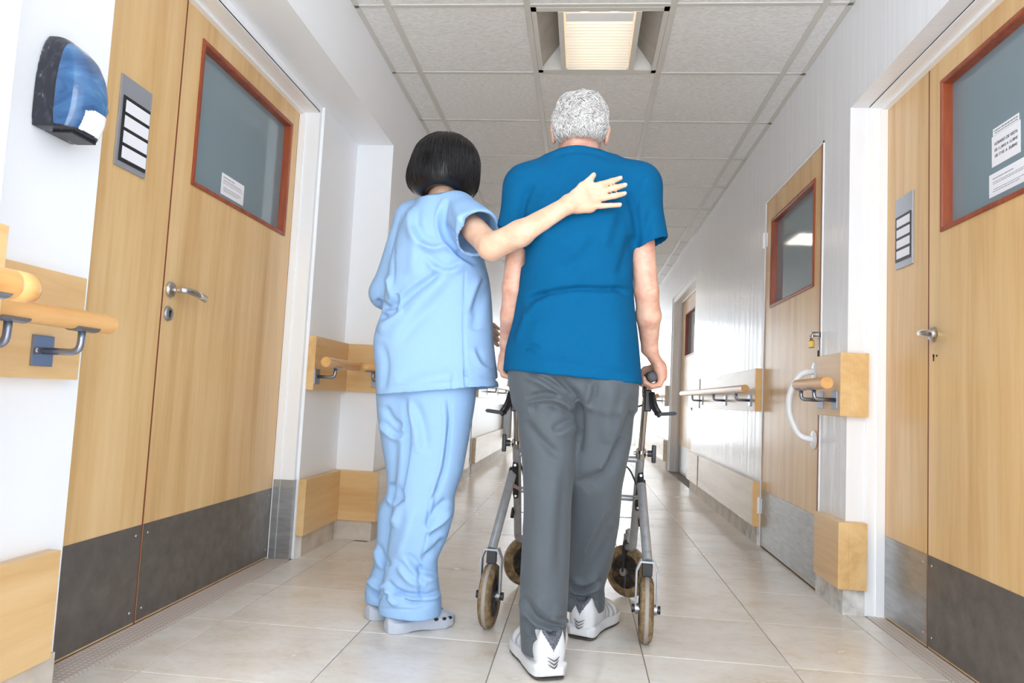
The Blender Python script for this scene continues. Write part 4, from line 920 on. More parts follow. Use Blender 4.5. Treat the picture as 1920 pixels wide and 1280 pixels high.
# ribbed neckband
for k in range(n):
    a = 2*math.pi*k/n; ring.append(Vector((cc[0]+.066*math.cos(a), cc[1]+.005+.064*math.sin(a), cc[2]-.004-.020*max(0, math.sin(a))-.004*abs(math.cos(a)))))
vs = [[b.verts.new(p+Vector(((.001+q[0])*math.cos(2*math.pi*i/n), (.001+q[0])*math.sin(2*math.pi*i/n), q[1]))) for i, p in enumerate(ring)] for q in ((.006, -.012), (.004, .004), (.0, .007), (-.004, .003), (-.002, -.012))]
for i in range(4):
    for k in range(n): b.faces.new((vs[i][k], vs[i][(k+1) % n], vs[i+1][(k+1) % n], vs[i+1][k]))
mk('neckband', b, M['tee'], MAN, smooth=True)
# ---- trousers
yL = lambda py: np.interp(py, [700, 800, 950, 1100, 1200], [2.12, 2.12, 2.10, 2.085, 2.075]); yR = lambda py: np.interp(py, [700, 800, 950, 1080, 1150], [2.12, 2.15, 2.29, 2.40, 2.43])
s = Solid((-.32, 1.90, .03), (.32, 2.56, .98), .004)
Ll = outline([(957, 690), (958, 715), (966, 760), (975, 820), (981, 875), (983, 930), (982, 962), (978, 1050), (973, 1138), (974, 1181), (978, 1207)], yL)
Lr = outline([(1090, 720), (1088, 766), (1083, 800), (1077, 875), (1070, 962), (1067, 1050), (1062, 1138), (1061, 1180), (1060, 1207)], yL)
zc = lambda z, q: [(a, b_) for a, b_ in q]
dL = [(.0, 2.075), (.15, 2.078), (.35, 2.095), (.55, 2.11), (.8, 2.12)]
s.loft(None, Ll, Lr, [(z, y-d) for (z, y), d in zip(dL, (.078, .072, .078, .098, .118))], [(z, y+d) for (z, y), d in zip(dL, (.085, .075, .080, .088, .10))], n=2.15, z0=.048, z1=.83)
Rr = outline([(1193, 700), (1192, 717), (1187, 780), (1181, 831), (1172, 870), (1164, 910), (1161, 980), (1151, 1030), (1141, 1072), (1131, 1100), (1134, 1122), (1132, 1155)], yR)
Rl = outline([(1075, 720), (1072, 766), (1062, 875), (1052, 962), (1046, 1030), (1044, 1072), (1044, 1110), (1044, 1155)], yR)
dR = [(.05, 2.43), (.15, 2.405), (.35, 2.30), (.55, 2.17), (.8, 2.12)]
s.loft(None, Rl, Rr, [(z, y-d) for (z, y), d in zip(dR, (.075, .070, .078, .092, .118))], [(z, y+d) for (z, y), d in zip(dR, (.082, .075, .082, .095, .10))], n=2.15, k=.014, z0=.075, z1=.83)
s.loft(None, outline([(957, 640), (957, 715), (962, 745), (968, 770)], TY_), outline([(1193, 640), (1192, 717), (1189, 760), (1187, 780)], TY_), [(.72, 2.02), (.78, 2.0), (.95, 2.01)], [(.72, 2.2), (.8, 2.24), (.95, 2.26)], n=2.4, k=.03, z0=.735, z1=.93)
V, Q = s.surface(3); FOLD = 2.1
V = folds(V, Q, [
    ([(1040, 700), (1060, 722), (1082, 748), (1088, 790), (1084, 850)], .012, .012, 'v'), ([(985, 700), (1015, 712), (1050, 735), (1078, 762)], .012, .009, 's'), ([(1000, 698), (1040, 715), (1070, 740)], .008, .006, 'r'),
    ([(985, 752), (1020, 744), (1050, 748), (1080, 768)], .011, .008, 's'), ([(990, 770), (1030, 760), (1078, 776)], .010, .006, 'v'), ([(980, 790), (1010, 822), (1042, 850), (1050, 858)], .012, .006, 'v'),
    ([(1000, 765), (1020, 762), (1040, 768)], .008, .005, 'r'), ([(1040, 812), (1060, 800), (1080, 790)], .014, .006, 's'),
    ([(1150, 712), (1140, 770), (1136, 830)], .020, .006, 'r'), ([(1112, 715), (1108, 740), (1100, 760)], .012, .006, 's'), ([(1180, 740), (1165, 800), (1140, 870), (1110, 910)], .018, .007, 's'), ([(1170, 820), (1140, 880), (1095, 920)], .016, .006, 'v'),
    ([(1080, 905), (1100, 900), (1130, 885)], .012, .006, 'v'), ([(1020, 900), (1012, 1000), (1008, 1100)], .03, .004, 'r'), ([(1055, 870), (1045, 960), (1040, 1080)], .02, .004, 's'),
    ([(978, 1120), (1000, 1160), (1035, 1175), (1060, 1168)], .011, .008, 's'), ([(975, 1150), (1000, 1183), (1030, 1190), (1058, 1178)], .009, .008, 'v'), ([(1030, 1158), (1048, 1166), (1062, 1160)], .007, .007, 'r'), ([(985, 1190), (1010, 1196), (1035, 1180)], .008, .006, 'r'), ([(1000, 1120), (1030, 1150), (1056, 1140)], .014, .005, 'r'),
    ([(1065, 1100), (1090, 1108), (1115, 1098), (1130, 1090)], .009, .010, 's'), ([(1066, 1120), (1090, 1124), (1120, 1128)], .008, .008, 'v'), ([(1070, 1085), (1095, 1092), (1125, 1078)], .010, .007, 'r'), ([(1150, 950), (1120, 1000), (1095, 1060)], .018, .005, 's'), ([(1155, 990), (1130, 1040), (1100, 1080)], .016, .005, 'v')])
V = wob(V, Q, .005, (8, 8, 5), 9)
FOLD = 1.6
quads('trousers', V, Q, M['grey_knit'], MAN)
# ---- shoes (running shoes)
def shoe(heel, ang, label, L=.285, pitch=0.):
    R = np.array([[math.cos(ang), -math.sin(ang), 0], [math.sin(ang), math.cos(ang), 0], [0, 0, 1]]); K = empty('shoe', (heel[0], heel[1], 0), MAN); K['label'] = label
    # local: x across, y forward from heel, z up
    def build(fn, h=.003, lo=(-.075, -.03, -.01), hi=(.075, .32, .15), sm=2):
        s = Solid(lo, hi, h); fn(s); V, Q = s.surface(sm); return V, Q
    SC = v3(1.22, 1.04, 1.28); R = R@np.diag(SC); T_ = lambda V: V@R.T+v3(heel[0], heel[1], 0)
    ys = [0, .012, .04, .09, .14, .19, .235, .265, .282]; wl = [.018, .031, .036, .034, .035, .043, .043, .033, .012]; zs_sole = None
    def prism(s, z0, z1, grow, taper=0):
        sl, X, Y, Z = s.region((-.08, -.03, z0-.02), (.08, .32, z1+.02)); y = Y.ravel().astype(float)
        w = prof(y, ys, wl, .008)+grow; off = prof(y, [0, .1, .2, .285], [0, -.004, .004, .008], .02); d = np.abs(X-off.astype(np.float32)[None, :, None])-w.astype(np.float32)[None, :, None]
        ends = np.maximum(-grow*.5-Y, Y-(L+grow*.5)); d = np.maximum(d*.8, ends); zt = (Z-z1); zb = (z0+.010*np.clip((Y-.22)/.06, 0, 1)**2+.006*np.clip((.03-Y)/.03, 0, 1)**2)-Z
        s.put(sl, np.maximum(d, np.maximum(zt, zb)).astype(np.float32), .006)
    V, Q = build(lambda s: prism(s, .0, .007, .003)); quads('outsole', T_(V), Q, M['outsole'], K)
    def mids(s): prism(s, .006, .030, .005); s.cone((0, .02, .03), (0, .07, .024), .034, .030, .01, u=(1, 0, 0), ua=.012, ub=.006)
    V, Q = build(mids); quads('midsole', T_(V), Q, M['shoe_white'], K)
    def upper(s):
        s.cone((0, .035, .05), (0, .10, .055), .031, .034, .02, u=(1, 0, 0), ua=.040, ub=.042); s.cone((0, .10, .052), (.004, .20, .040), .033, .040, .02, u=(1, 0, 0), ua=.040, ub=.026); s.cone((.004, .20, .038), (.006, .245, .034), .038, .030, .02, u=(1, 0, 0), ua=.026, ub=.020)
        s.cone((0, .026, .03), (0, .022, .094), .030, .026, .014, u=(1, 0, 0), ua=.022, ub=.014); s.cone((0, .06, .06), (0, .075, .095), .034, .030, .02, u=(1, 0, 0), ua=.05, ub=.040)
        s.ell((0, .075, .115), (.026, .044, .030), .008, 'cut'); s.plane((0, 0, .024), (0, 0, -1))
        s.ell((0, .008, .108), (.016, .03, .016), .006, 'cut')
    V, Q = build(upper, .0022); fc = V[Q].mean(1)
    dark = (fc[:, 1] < .040) & (fc[:, 2] > .062+np.abs(fc[:, 0])*1.5) & (np.abs(fc[:, 0]) < .024)
    sil = (~dark) & (fc[:, 1] > .10) & (fc[:, 1] < .19) & (np.sin(fc[:, 1]*260+fc[:, 2]*120) > .35) & (fc[:, 2] < .075)
    o = quads('upper', T_(V), Q, [M['shoe_white'], M['shoe_silver'], M['shoe_mesh']], K, midx=np.where(dark, 2, np.where(sil, 1, 0)))
    for i in range(3):
        b = B(); z = .030+i*.0075; w = .011+.0015*i; P = [Vector((x*w, -.008-.0006*i+.0085*abs(x)**2*1.2, z+abs(x)*.006)) for x in np.linspace(-1, 1, 9)]; P = [Vector((R@np.array(p)+v3(heel[0], heel[1], 0)).tolist()) for p in P]; tube(b, P, [.0006, .0014, .0018, .0014, .0006], 6); mk('chevron', b, M['outsole'], K)
    lp = []
    for i in range(5):
        y = .115+.017*i; zz = .094-.0085*i; hw = .024; b = B(); P = [Vector((R@v3(x*hw+.003, y+.004*abs(x), zz-.010*x*x)+v3(heel[0], heel[1], 0)).tolist()) for x in np.linspace(-1, 1, 7)]; tube(b, P, .0028, 8); mk('lace', b, M['shoe_white'], K, smooth=True)
    b = B(); P = [Vector((R@v3(*q)+v3(heel[0], heel[1], 0)).tolist()) for q in ((.003, .112, .099), (-.020, .105, .100), (-.036, .100, .080), (-.040, .108, .055))]; tube(b, smooth_path(P, 5), .0025, 8); mk('lace_bow', b, M['shoe_white'], K, smooth=True)
shoe((-.046, 1.985), math.radians(22), 'white running shoe of the rear left foot'); shoe((.022, 2.338), math.radians(-19), 'white running shoe of the forward right foot')
# ---- body (one continuous skin surface)
s = Solid((-.33, 1.92, .0), (.34, 2.42, 1.74), .0035)
hc = at(1088, 239, 2.165); g = head(s, hc, .071, .093, .105, 0.05, .12)
s.chain([nk+v3(0, .02, -.10), nk+v3(0, .022, -.02), hc+v3(0, -.012, -.05)], [.064, .056, .056], .03)
s.cone((-.03, 2.13, 1.30), (-.03, 2.145, .95), .13, .12, .04, u=(1, 0, 0), ua=.09, ub=.085); s.cone((-.03, 2.145, .95), (-.03, 2.15, .85), .12, .11, .04, u=(1, 0, 0), ua=.085, ub=.07)
for sh in (shR, shL): s.cone(nk+v3(0, .02, -.08), sh+v3(0, 0, -.03), .045, .042, .04)
eR, wR = at(1212, 545, 2.105), at(1218, 655, 2.195); eL, wL = at(963, 540, 2.115), at(951, 640, 2.225)
s.cone(shR+v3(0, 0, -.03), eR, .042, .0335, .02); s.cone(eR, at(1216, 592, 2.14), .0345, .0355, .012, u=(1, 0, 0), ua=.036, ub=.037); s.cone(at(1216, 592, 2.14), wR, .0355, .0245, .012, u=(1, 0, 0), ua=.037, ub=.021)
s.cone(shL+v3(0, 0, -.03), eL, .042, .0335, .02); s.cone(eL, at(960, 590, 2.16), .0335, .0345, .012, u=(1, 0, 0), ua=.036, ub=.037); s.cone(at(960, 590, 2.16), wL, .0345, .0245, .012, u=(1, 0, 0), ua=.037, ub=.021)
for w_, G_, sd in ((wR, np.array(GR), 1), (wL, np.array(GL), -1)):
    gx_, gz = G_[0], G_[2]; y0 = w_[1]+.012
    kn = v3(gx_+sd*.030, y0+.045, gz+.004)   # knuckle line, outside of the grip
    s.cone(w_, v3(gx_+sd*.026, y0+.035, gz+.030), .026, .036, .012, u=(0, 1, 0), ua=.020, ub=.016); s.cone(v3(gx_+sd*.024, y0+.008, gz+.030), v3(gx_+sd*.030, y0+.010, gz+.0), .020, .015, .012); s.cone(v3(gx_+sd*.022, y0+.07, gz+.026), v3(gx_+sd*.030, y0+.075, gz+.002), .017, .013, .012)
    s.cone(v3(gx_+sd*.030, y0+.01, gz+.004), v3(gx_+sd*.030, y0+.075, gz+.004), .013, .012, .01)
    for i in range(4):
        y = y0+.004+.0215*i; q = [v3(gx_+sd*.031, y, gz+.004), v3(gx_+sd*.026, y-.001, gz-.020), v3(gx_+sd*.004, y-.002, gz-.028), v3(gx_-sd*.019, y-.001, gz-.016), v3(gx_-sd*.022, y, gz-.004)]
        r = .0095*(.88, 1, 1, .95)[i]; s.chain(q, [r*1.15, r*1.05, r, r*.95, r*.8], .003)
    s.chain([v3(gx_+sd*.012, y0+.06, gz+.030), v3(gx_-sd*.014, y0+.075, gz+.022), v3(gx_-sd*.027, y0+.085, gz-.004), v3(gx_-sd*.022, y0+.088, gz-.024)], [.015, .012, .010, .008], .006)
lg = [((-.10, 2.14, .78), (-.085, 2.10, .45), (-.088, 2.08, .09), (-.12, 2.17, .04)), ((.075, 2.15, .78), tuple(at(1116, 940, 2.235)), tuple(at(1092, 1105, 2.40)), (.070, 2.48, .045))]
for a, b_, c, d in lg: s.cone(a, b_, .055, .040, .03); s.cone(b_, c, .040, .028, .02); s.cone(c, d, .026, .018, .02)
V, Q = s.surface(2); V = folds(V, Q, [([(1203, 536), (1216, 531), (1230, 524)], .003, .002, 'v'), ([(1205, 543), (1218, 538), (1231, 532)], .003, .0018, 'v'), ([(1210, 549), (1222, 545), (1231, 540)], .003, .002, 'v'), ([(947, 525), (957, 528), (967, 526)], .003, .002, 'v'), ([(1070, 266), (1088, 268), (1106, 266)], .005, .002, 'v')])
V = wob(V, Q, .0012, 40, 5)
quads('body', V, Q, M['skin_old'], MAN)
# eyes and brows
for e in (-1, 1):
    b = B(); c = g(e*.030, .0905, .004); bmesh.ops.create_uvsphere(b, u_segments=12, v_segments=8, radius=.0065, matrix=Matrix.Translation(Vector(c.tolist()))); mk('eye', b, M['shoe_white'], MAN, smooth=True)
    b = B(); tube(b, [Vector(g(e*.016, .094, .026).tolist()), Vector(g(e*.030, .094, .030).tolist()), Vector(g(e*.046, .086, .026).tolist())], [.002, .004, .002], 8); mk('eyebrow', b, M['hair_white'], MAN, smooth=True)
# ---- hair: cap over the back and sides, thin on the crown, with wavy locks
HR = empty('hair', hc, MAN); HR['label'] = 'short wavy white hair thinning at the crown'
s = Solid(hc-v3(.13, .15, .15), hc+v3(.13, .15, .16), .003)
s.ell(hc+v3(0, -.008, .018), (.080, .101, .089), .01); s.ell(hc+v3(0, -.036, -.030), (.072, .066, .056), .02)
s.ell(hc+v3(0, .115, -.065), (.12, .095, .105), .012, 'cut'); s.ell(hc+v3(0, -.05, -.125), (.12, .13, .068), .01, 'cut'); s.ell(hc+v3(0, -.040, .128), (.034, .045, .030), .012, 'cut')
for e in (-1, 1): s.ell(hc+v3(e*.094, -.004, -.048), (.030, .044, .050), .006, 'cut')
V, Q = s.surface(2); V = wob(V, Q, .006, 30, 2); quads('hair_cap', V, Q, M['hair_white'], HR)
C_ = hc+v3(0, -.008, .010); D_ = V-C_; rr_ = np.linalg.norm(D_, axis=1); tt_ = np.arccos(D_[:, 2]/rr_); aa_ = np.arctan2(D_[:, 1], D_[:, 0]); NT, NA = 30, 60
tab = np.zeros((NT, NA)); np.maximum.at(tab, (np.clip((tt_/math.pi*NT).astype(int), 0, NT-1), ((aa_+math.pi)/(2*math.pi)*NA).astype(int) % NA), np.where(rr_ > .06, rr_, 0))
def cap_r(t, a):
    x = np.clip(t/math.pi*NT-.5, 0, NT-1.001); y = ((a+math.pi)/(2*math.pi)*NA-.5) % NA; i, j = int(x), int(y); f, g_ = x-i, y-j; q = [(tab[i, j], (1-f)*(1-g_)), (tab[i+1, j], f*(1-g_)), (tab[i, (j+1) % NA], (1-f)*g_), (tab[i+1, (j+1) % NA], f*g_)]
    w = sum(c for v, c in q if v > 0); return sum(v*c for v, c in q if v > 0)/w if w > .25 else 0
rnd = np.random.RandomState(4); paths = []
for i in range(2600):
    az = rnd.uniform(-math.pi, math.pi); th = math.acos(1-rnd.beta(1.3, 1.1)*1.35); L = rnd.uniform(.30, .62)
    if th < .40 or (th < .62 and abs((az+math.pi/2+math.pi) % (2*math.pi)-math.pi) < .8): continue
    ph = rnd.uniform(0, 6.28); am = rnd.uniform(.05, .17); n = 10; P = []; lift = rnd.uniform(.0005, .0065)
    for j in range(n):
        u = j/(n-1); t = th+L*u; a = az+am*math.sin(ph+u*6.5)+.15*u*math.sin(ph*2); r = cap_r(t, a)
        if r <= 0: break
        r += lift*math.sin(.25+u*2.4)+(.004*(u-.75)*4 if u > .75 else 0)*math.sin(ph)+.001; P.append(C_+r*v3(math.sin(t)*math.cos(a), math.sin(t)*math.sin(a), math.cos(t)))
    if len(P) >= 5: paths.append(P)
strands('hair_locks', paths[::4], .0017, M['hair_grey'], HR); strands('hair_locks', [p for i, p in enumerate(paths) if i % 4], .0018, M['hair_white'], HR)
# ================================================================== THE NURSE
NUR = thing('person', (-.50, 2.33, 0), 'person with black bobbed hair in light blue scrubs, hand on the other person\'s back', 'person')
NY = 2.29
# ---- tunic
s = Solid((-.80, 1.90, .68), (-.08, 2.58, 1.50), .004)
tl = outline([(707, 752), (706, 700), (702, 642), (707, 615), (717, 588), (722, 545), (731, 500), (743, 455), (760, 415), (790, 378)], NY)
tr = outline([(936, 740), (934, 726), (930, 690), (924, 620), (920, 560), (916, 520), (908, 490), (900, 450), (893, 415), (878, 385), (850, 366)], NY)
s.loft(None, tl, tr, [(.70, 2.165), (.80, 2.16), (.92, 2.175), (1.0, 2.185), (1.12, 2.17), (1.22, 2.16), (1.30, 2.175), (1.40, 2.225)], [(.70, 2.43), (.80, 2.43), (.95, 2.41), (1.1, 2.42), (1.25, 2.42), (1.40, 2.37)], n=2.3, sig=.016)
nkN = at(818, 372, 2.235); nkN[1] = 2.30; sR, sL = at(858, 398, 2.255), at(776, 412, 2.34); eN = at(921, 463, 2.02); eLn = at(724, 548, 2.40)
s.cone(nkN+v3(0, 0, -.03), sR, .055, .060, .04); s.cone(nkN+v3(0, 0, -.03), sL, .055, .055, .04)
axN = eN-sR; axN = axN/np.linalg.norm(axN); cf = sR+axN*.205
s.cone(sR, cf+axN*.03, .066, .078, .025, u=(.2, 0, 1), ua=.066, ub=.072)
s.cone(sL, eLn, .062, .055, .03); s.cone(eLn, eLn+v3(.03, .06, -.02), .055, .052, .02)
# cuff plane and hollow of the near sleeve
n_ = axN.copy(); p_ = cf; X_, Y_, Z_ = s.ax[0][:, None, None], s.ax[1][None, :, None], s.ax[2][None, None, :]
pv = (X_-p_[0])*n_[0]+(Y_-p_[1])*n_[1]+(Z_-p_[2])*n_[2]; m = np.broadcast_to((pv > -.004) & (Y_ < 2.17) & (X_ > -.40), s.F.shape); s.F[m] = np.maximum(s.F[m], np.broadcast_to(pv, s.F.shape)[m])
s.cone(cf-axN*.075, cf+axN*.06, .060, .070, .0, 'cut', u=(.2, 0, 1), ua=.056, ub=.064)
# hem and neck
hL, hR = at(707, 742, NY), at(935, 726, NY); s.plane(hL, ((hR[2]-hL[2]), 0, -(hR[0]-hL[0])))
s.loft([.68, .84], [hL[0]+.010, hL[0]+.014], [hR[0]-.010, hR[0]-.014], [2.176, 2.176], [2.42, 2.42], n=2.3, op='cut', z0=.68, z1=(hL[2]+hR[2])/2+.05)
s.cone(nkN+v3(.0, .01, -.012), nkN+v3(.01, .03, .12), .056, .07, .004, 'cut', u=(1, 0, 0), ua=.056, ub=.07)
V, Q = s.surface(2)
V = folds(V, Q, [
    ([(838, 372), (826, 400), (825, 425), (836, 452), (860, 478), (892, 498)], .010, .011, 'd'), ([(872, 505), (870, 600), (873, 680), (876, 728)], .0035, .004, 'v'), ([(873, 688), (875, 705), (877, 735), (878, 750)], .004, .010, 'v'), ([(752, 400), (738, 450), (735, 520), (732, 566)], .006, .004, 'v'),
    ([(780, 385), (775, 420), (790, 450), (820, 462)], .016, .008, 's'), ([(788, 455), (810, 466), (838, 462), (862, 472)], .012, .009, 'r'), ([(800, 480), (820, 500), (845, 505), (868, 492)], .013, .008, 's'),
    ([(775, 425), (778, 480), (770, 520)], .022, .007, 'r'), ([(905, 520), (892, 550), (880, 590)], .014, .008, 's'), ([(916, 530), (900, 575), (886, 620)], .014, .006, 'v'), ([(830, 500), (805, 520), (770, 545), (740, 572)], .014, .008, 'd'), ([(850, 515), (815, 555), (770, 600), (735, 640)], .026, .007, 's'),
    ([(705, 560), (720, 575), (735, 570), (742, 550)], .010, .014, 'v'), ([(728, 515), (732, 545), (737, 568)], .010, .009, 'r'), ([(703, 585), (722, 592), (745, 578)], .010, .012, 'v'), ([(708, 622), (730, 600), (755, 580)], .014, .007, 'r'),
    ([(712, 640), (722, 680), (716, 735)], .012, .005, 'v'), ([(880, 395), (868, 420), (866, 445)], .012, .006, 's'), ([(852, 380), (862, 410), (880, 440), (900, 462)], .014, .006, 'r'), ([(835, 420), (850, 445), (878, 470)], .011, .007, 'v'),
    ([(750, 725), (800, 700), (860, 690)], .03, .005, 's'), ([(708, 727), (780, 722), (873, 713)], .0025, .0018, 'v'), ([(878, 712), (933, 711)], .0025, .0018, 'v'), ([(888, 616), (912, 620), (922, 622)], .003, .002, 'v'), ([(890, 650), (905, 680), (925, 690)], .012, .005, 's'), ([(903, 707), (928, 708)], .003, .002, 'v'), ([(920, 400), (905, 430), (884, 478)], .003, .002, 'v')])
V = wob(V, Q, .006, (7, 7, 5), 21); V = relax(V, Q, 1); quads('tunic', V, Q, M['scrub'], NUR)
# ---- trousers
FOLD = 1.9
yN = lambda py: np.interp(py, [740, 950, 1160], [2.29, 2.29, 2.315]); yF = lambda py: np.interp(py, [740, 950, 1140], [2.33, 2.38, 2.42])
s = Solid((-.76, 2.08, .02), (-.22, 2.60, .92), .004)
Nl = outline([(738, 725), (740, 760), (743, 830), (745, 880), (738, 962), (727, 1033), (718, 1100), (713, 1140), (713, 1165)], yN); Nr = outline([(892, 725), (889, 750), (879, 822), (866, 888), (850, 930), (850, 962), (836, 1015), (818, 1050), (822, 1094), (827, 1129), (824, 1165)], yN)
zz = [.03, .15, .3, .45, .6, .85]
s.loft(None, Nl, Nr, list(zip(zz, (2.23, 2.225, 2.215, 2.21, 2.20, 2.18))), list(zip(zz, (2.40, 2.385, 2.375, 2.38, 2.40, 2.42))), n=2.2, z0=.050, z1=.86)
Fl = outline([(709, 725), (712, 770), (719, 830), (726, 880), (727, 922), (712, 950), (707, 1006), (702, 1060), (690, 1089), (686, 1110), (687, 1140)], yF); Fr = outline([(830, 725), (815, 800), (800, 870), (785, 950), (770, 1050), (755, 1140)], yF)
s.loft(None, Fl, Fr, list(zip(zz, (2.345, 2.335, 2.32, 2.29, 2.25, 2.20))), list(zip(zz, (2.50, 2.49, 2.47, 2.46, 2.45, 2.44))), n=2.2, k=.012, z0=.055, z1=.86)
V, Q = s.surface(3)
V = folds(V, Q, [
    ([(758, 745), (760, 800), (758, 850), (748, 920), (737, 970)], .010, .012, 'v'), ([(835, 745), (838, 800), (830, 870), (815, 920), (810, 960)], .010, .006, 's'), ([(848, 745), (842, 820), (832, 900), (806, 940), (802, 1000), (790, 1050)], .004, .003, 'v'), ([(765, 750), (785, 800), (790, 850)], .02, .007, 's'), ([(720, 760), (735, 790), (752, 800)], .012, .007, 'v'), ([(712, 790), (735, 815), (758, 820)], .012, .006, 's'),
    ([(730, 905), (745, 930), (760, 935)], .012, .009, 'v'), ([(725, 930), (742, 950), (740, 990)], .012, .008, 'r'), ([(840, 935), (815, 960), (800, 990)], .012, .008, 'v'), ([(850, 960), (830, 985), (800, 1005)], .014, .008, 's'), ([(775, 950), (765, 1000), (745, 1050)], .02, .006, 'r'), ([(838, 1010), (815, 1035), (790, 1050)], .012, .008, 'v'),
    ([(790, 1060), (788, 1095), (795, 1125)], .010, .008, 'v'), ([(722, 1090), (735, 1108), (760, 1118), (800, 1120), (826, 1108)], .010, .012, 's'), ([(718, 1120), (740, 1112), (770, 1128), (815, 1125)], .009, .011, 'v'), ([(726, 1105), (732, 1122), (745, 1136)], .008, .008, 'r'), ([(690, 1095), (700, 1112), (716, 1122)], .009, .010, 'v'), ([(692, 1085), (706, 1098), (722, 1100)], .009, .008, 'r'),
    ([(714, 1140), (770, 1143), (812, 1134)], .003, .003, 'v'), ([(760, 1040), (790, 1075), (822, 1080)], .014, .008, 's'), ([(745, 1060), (770, 1090), (800, 1098)], .012, .007, 'r'), ([(704, 1020), (715, 1050), (725, 1065)], .012, .007, 's')])
V = wob(V, Q, .006, (8, 8, 6), 33); quads('trousers', V, Q, M['scrub'], NUR)
FOLD = 1.5
# ---- clogs
def clog(heel, ang, label, L=.235):
    R = np.array([[math.cos(ang), -math.sin(ang), 0], [math.sin(ang), math.cos(ang), 0], [0, 0, 1]]); K = empty('clog', (heel[0], heel[1], 0), NUR); K['label'] = label; T_ = lambda V: V@R.T+v3(heel[0], heel[1], 0)
    s = Solid((-.07, -.02, -.01), (.07, .27, .12), .0028); ys = [0, .01, .04, .09, .14, .19, .22, .235]; wl = [.014, .029, .039, .037, .044, .046, .036, .014]
    sl, X, Y, Z = s.region((-.07, -.02, -.01), (.07, .27, .12)); y = Y.ravel().astype(float); w = prof(y, ys, wl, .006).astype(np.float32)[None, :, None]; off = prof(y, [0, .1, .235], [0, -.003, .006], .02).astype(np.float32)[None, :, None]; d = np.maximum((np.abs(X-off)-w)*.85, np.maximum(-Y, Y-L))
    bot = (.009*np.clip((Y-.17)/.065, 0, 1)**2+.004*np.exp(-((Y-.10)/.03)**2))
    s.put(sl, np.maximum(d, np.maximum(Z-.034, bot-Z)).astype(np.float32), .006)
    top = prof(y, [0, .02, .07, .11, .14, .18, .215, .24], [.052, .052, .046, .066, .074, .064, .046, .03], .010).astype(np.float32)[None, :, None]
    dome = (np.sqrt(((X-off)/np.maximum(w-.002, .004))**2+(np.maximum(Z-.02, 0)/np.maximum(top-.02, .004))**2)-1)*.03; s.put(sl, np.maximum(np.maximum(dome, np.maximum(-Y, Y-L)), .012-Z).astype(np.float32), .006)
    s.ell((0, .062, .072), (.030, .052, .050), .004, 'cut'); s.cone((0, .07, .05), (0, .16, .046), .026, .02, .004, 'cut')
    V, Q = s.surface(2); N = normals(V, Q); quads('foam_shell', T_(V), Q, M['clog'], K)
    hol = [(x, y_) for y_ in (.135, .153, .171, .189) for x in (-.024, -.008, .008, .024)]
    for x, y_ in hol:
        i = np.argmin((V[:, 0]-x)**2*1.0+(V[:, 1]-y_)**2-(V[:, 2])*.02); b = B(); lathe(b, [(.0036, -.002), (.0036, .0006)], Vector(T_(V[i:i+1])[0].tolist()), Vector((R@N[i]).tolist()), 10); mk('vent_hole', b, M['black'], K)
    for sd in (-1, 1):
        for y_ in (.150, .178, .205):
            c_ = V[(np.abs(V[:, 1]-y_) < .003) & (np.abs(V[:, 2]-.036) < .004) & (V[:, 0]*sd > 0)]
            if len(c_) == 0: continue
            c_ = c_[np.argmax(c_[:, 0]*sd)]; p0 = T_(c_[None])[0]; f_ = R@v3(0, 1, 0); b = B(); q = Vector((R@v3(sd, 0, .25)).tolist()); P = Vector(p0.tolist()); fw = Vector(f_.tolist()); tube(b, [P-q*.002, P+q*.0008], .0062, 12, flat=(.8, 1.25)); mk('side_hole', b, M['black'], K)
    b = B(); P = [Vector((R@v3(*q)+v3(heel[0], heel[1], 0)).tolist()) for q in ((-.036, .112, .050), (-.030, .125, .074), (0, .132, .083), (.030, .125, .074), (.036, .112, .050))]; tube(b, smooth_path(P, 4), .0065, 8, flat=(.4, 1.2)); mk('heel_strap', b, M['clog'], K, smooth=True)
clog((-.578, 2.262), math.radians(-50), 'pale grey foam clog of the near foot'); clog((-.672, 2.372), math.radians(-44), 'pale grey foam clog of the far foot')
# ---- body
s = Solid((-.78, 1.88, .0), (.14, 2.62, 1.66), .0035)
hn = at(840, 322, 2.335); gN = head(s, hn, .068, .088, .100, -.55, .25, ear=False)
s.chain([nkN+v3(0, .02, -.09), nkN+v3(0, .02, -.01), hn+v3(0, -.01, -.05)], [.058, .048, .050], .03)
s.cone((-.49, 2.29, 1.26), (-.50, 2.29, .95), .12, .11, .04, u=(1, 0, 0), ua=.075, ub=.08); s.cone((-.50, 2.29, .95), (-.50, 2.31, .84), .11, .11, .04, u=(1, 0, 0), ua=.075, ub=.07)
for q in (sR, sL): s.cone(nkN+v3(0, .02, -.07), q, .042, .040, .03)
HY = 1.948; HP = lambda x, y, dy=0.: at(x, y, HY+dy)
wN = HP(1066, 383, -.012); mN = at(975, 438, 1.985)
s.cone(sR, eN, .042, .037, .02); s.cone(eN, mN, .0385, .0375, .014); s.cone(mN, wN, .0375, .0255, .014, u=(.5, 0, .9), ua=.030, ub=.020)
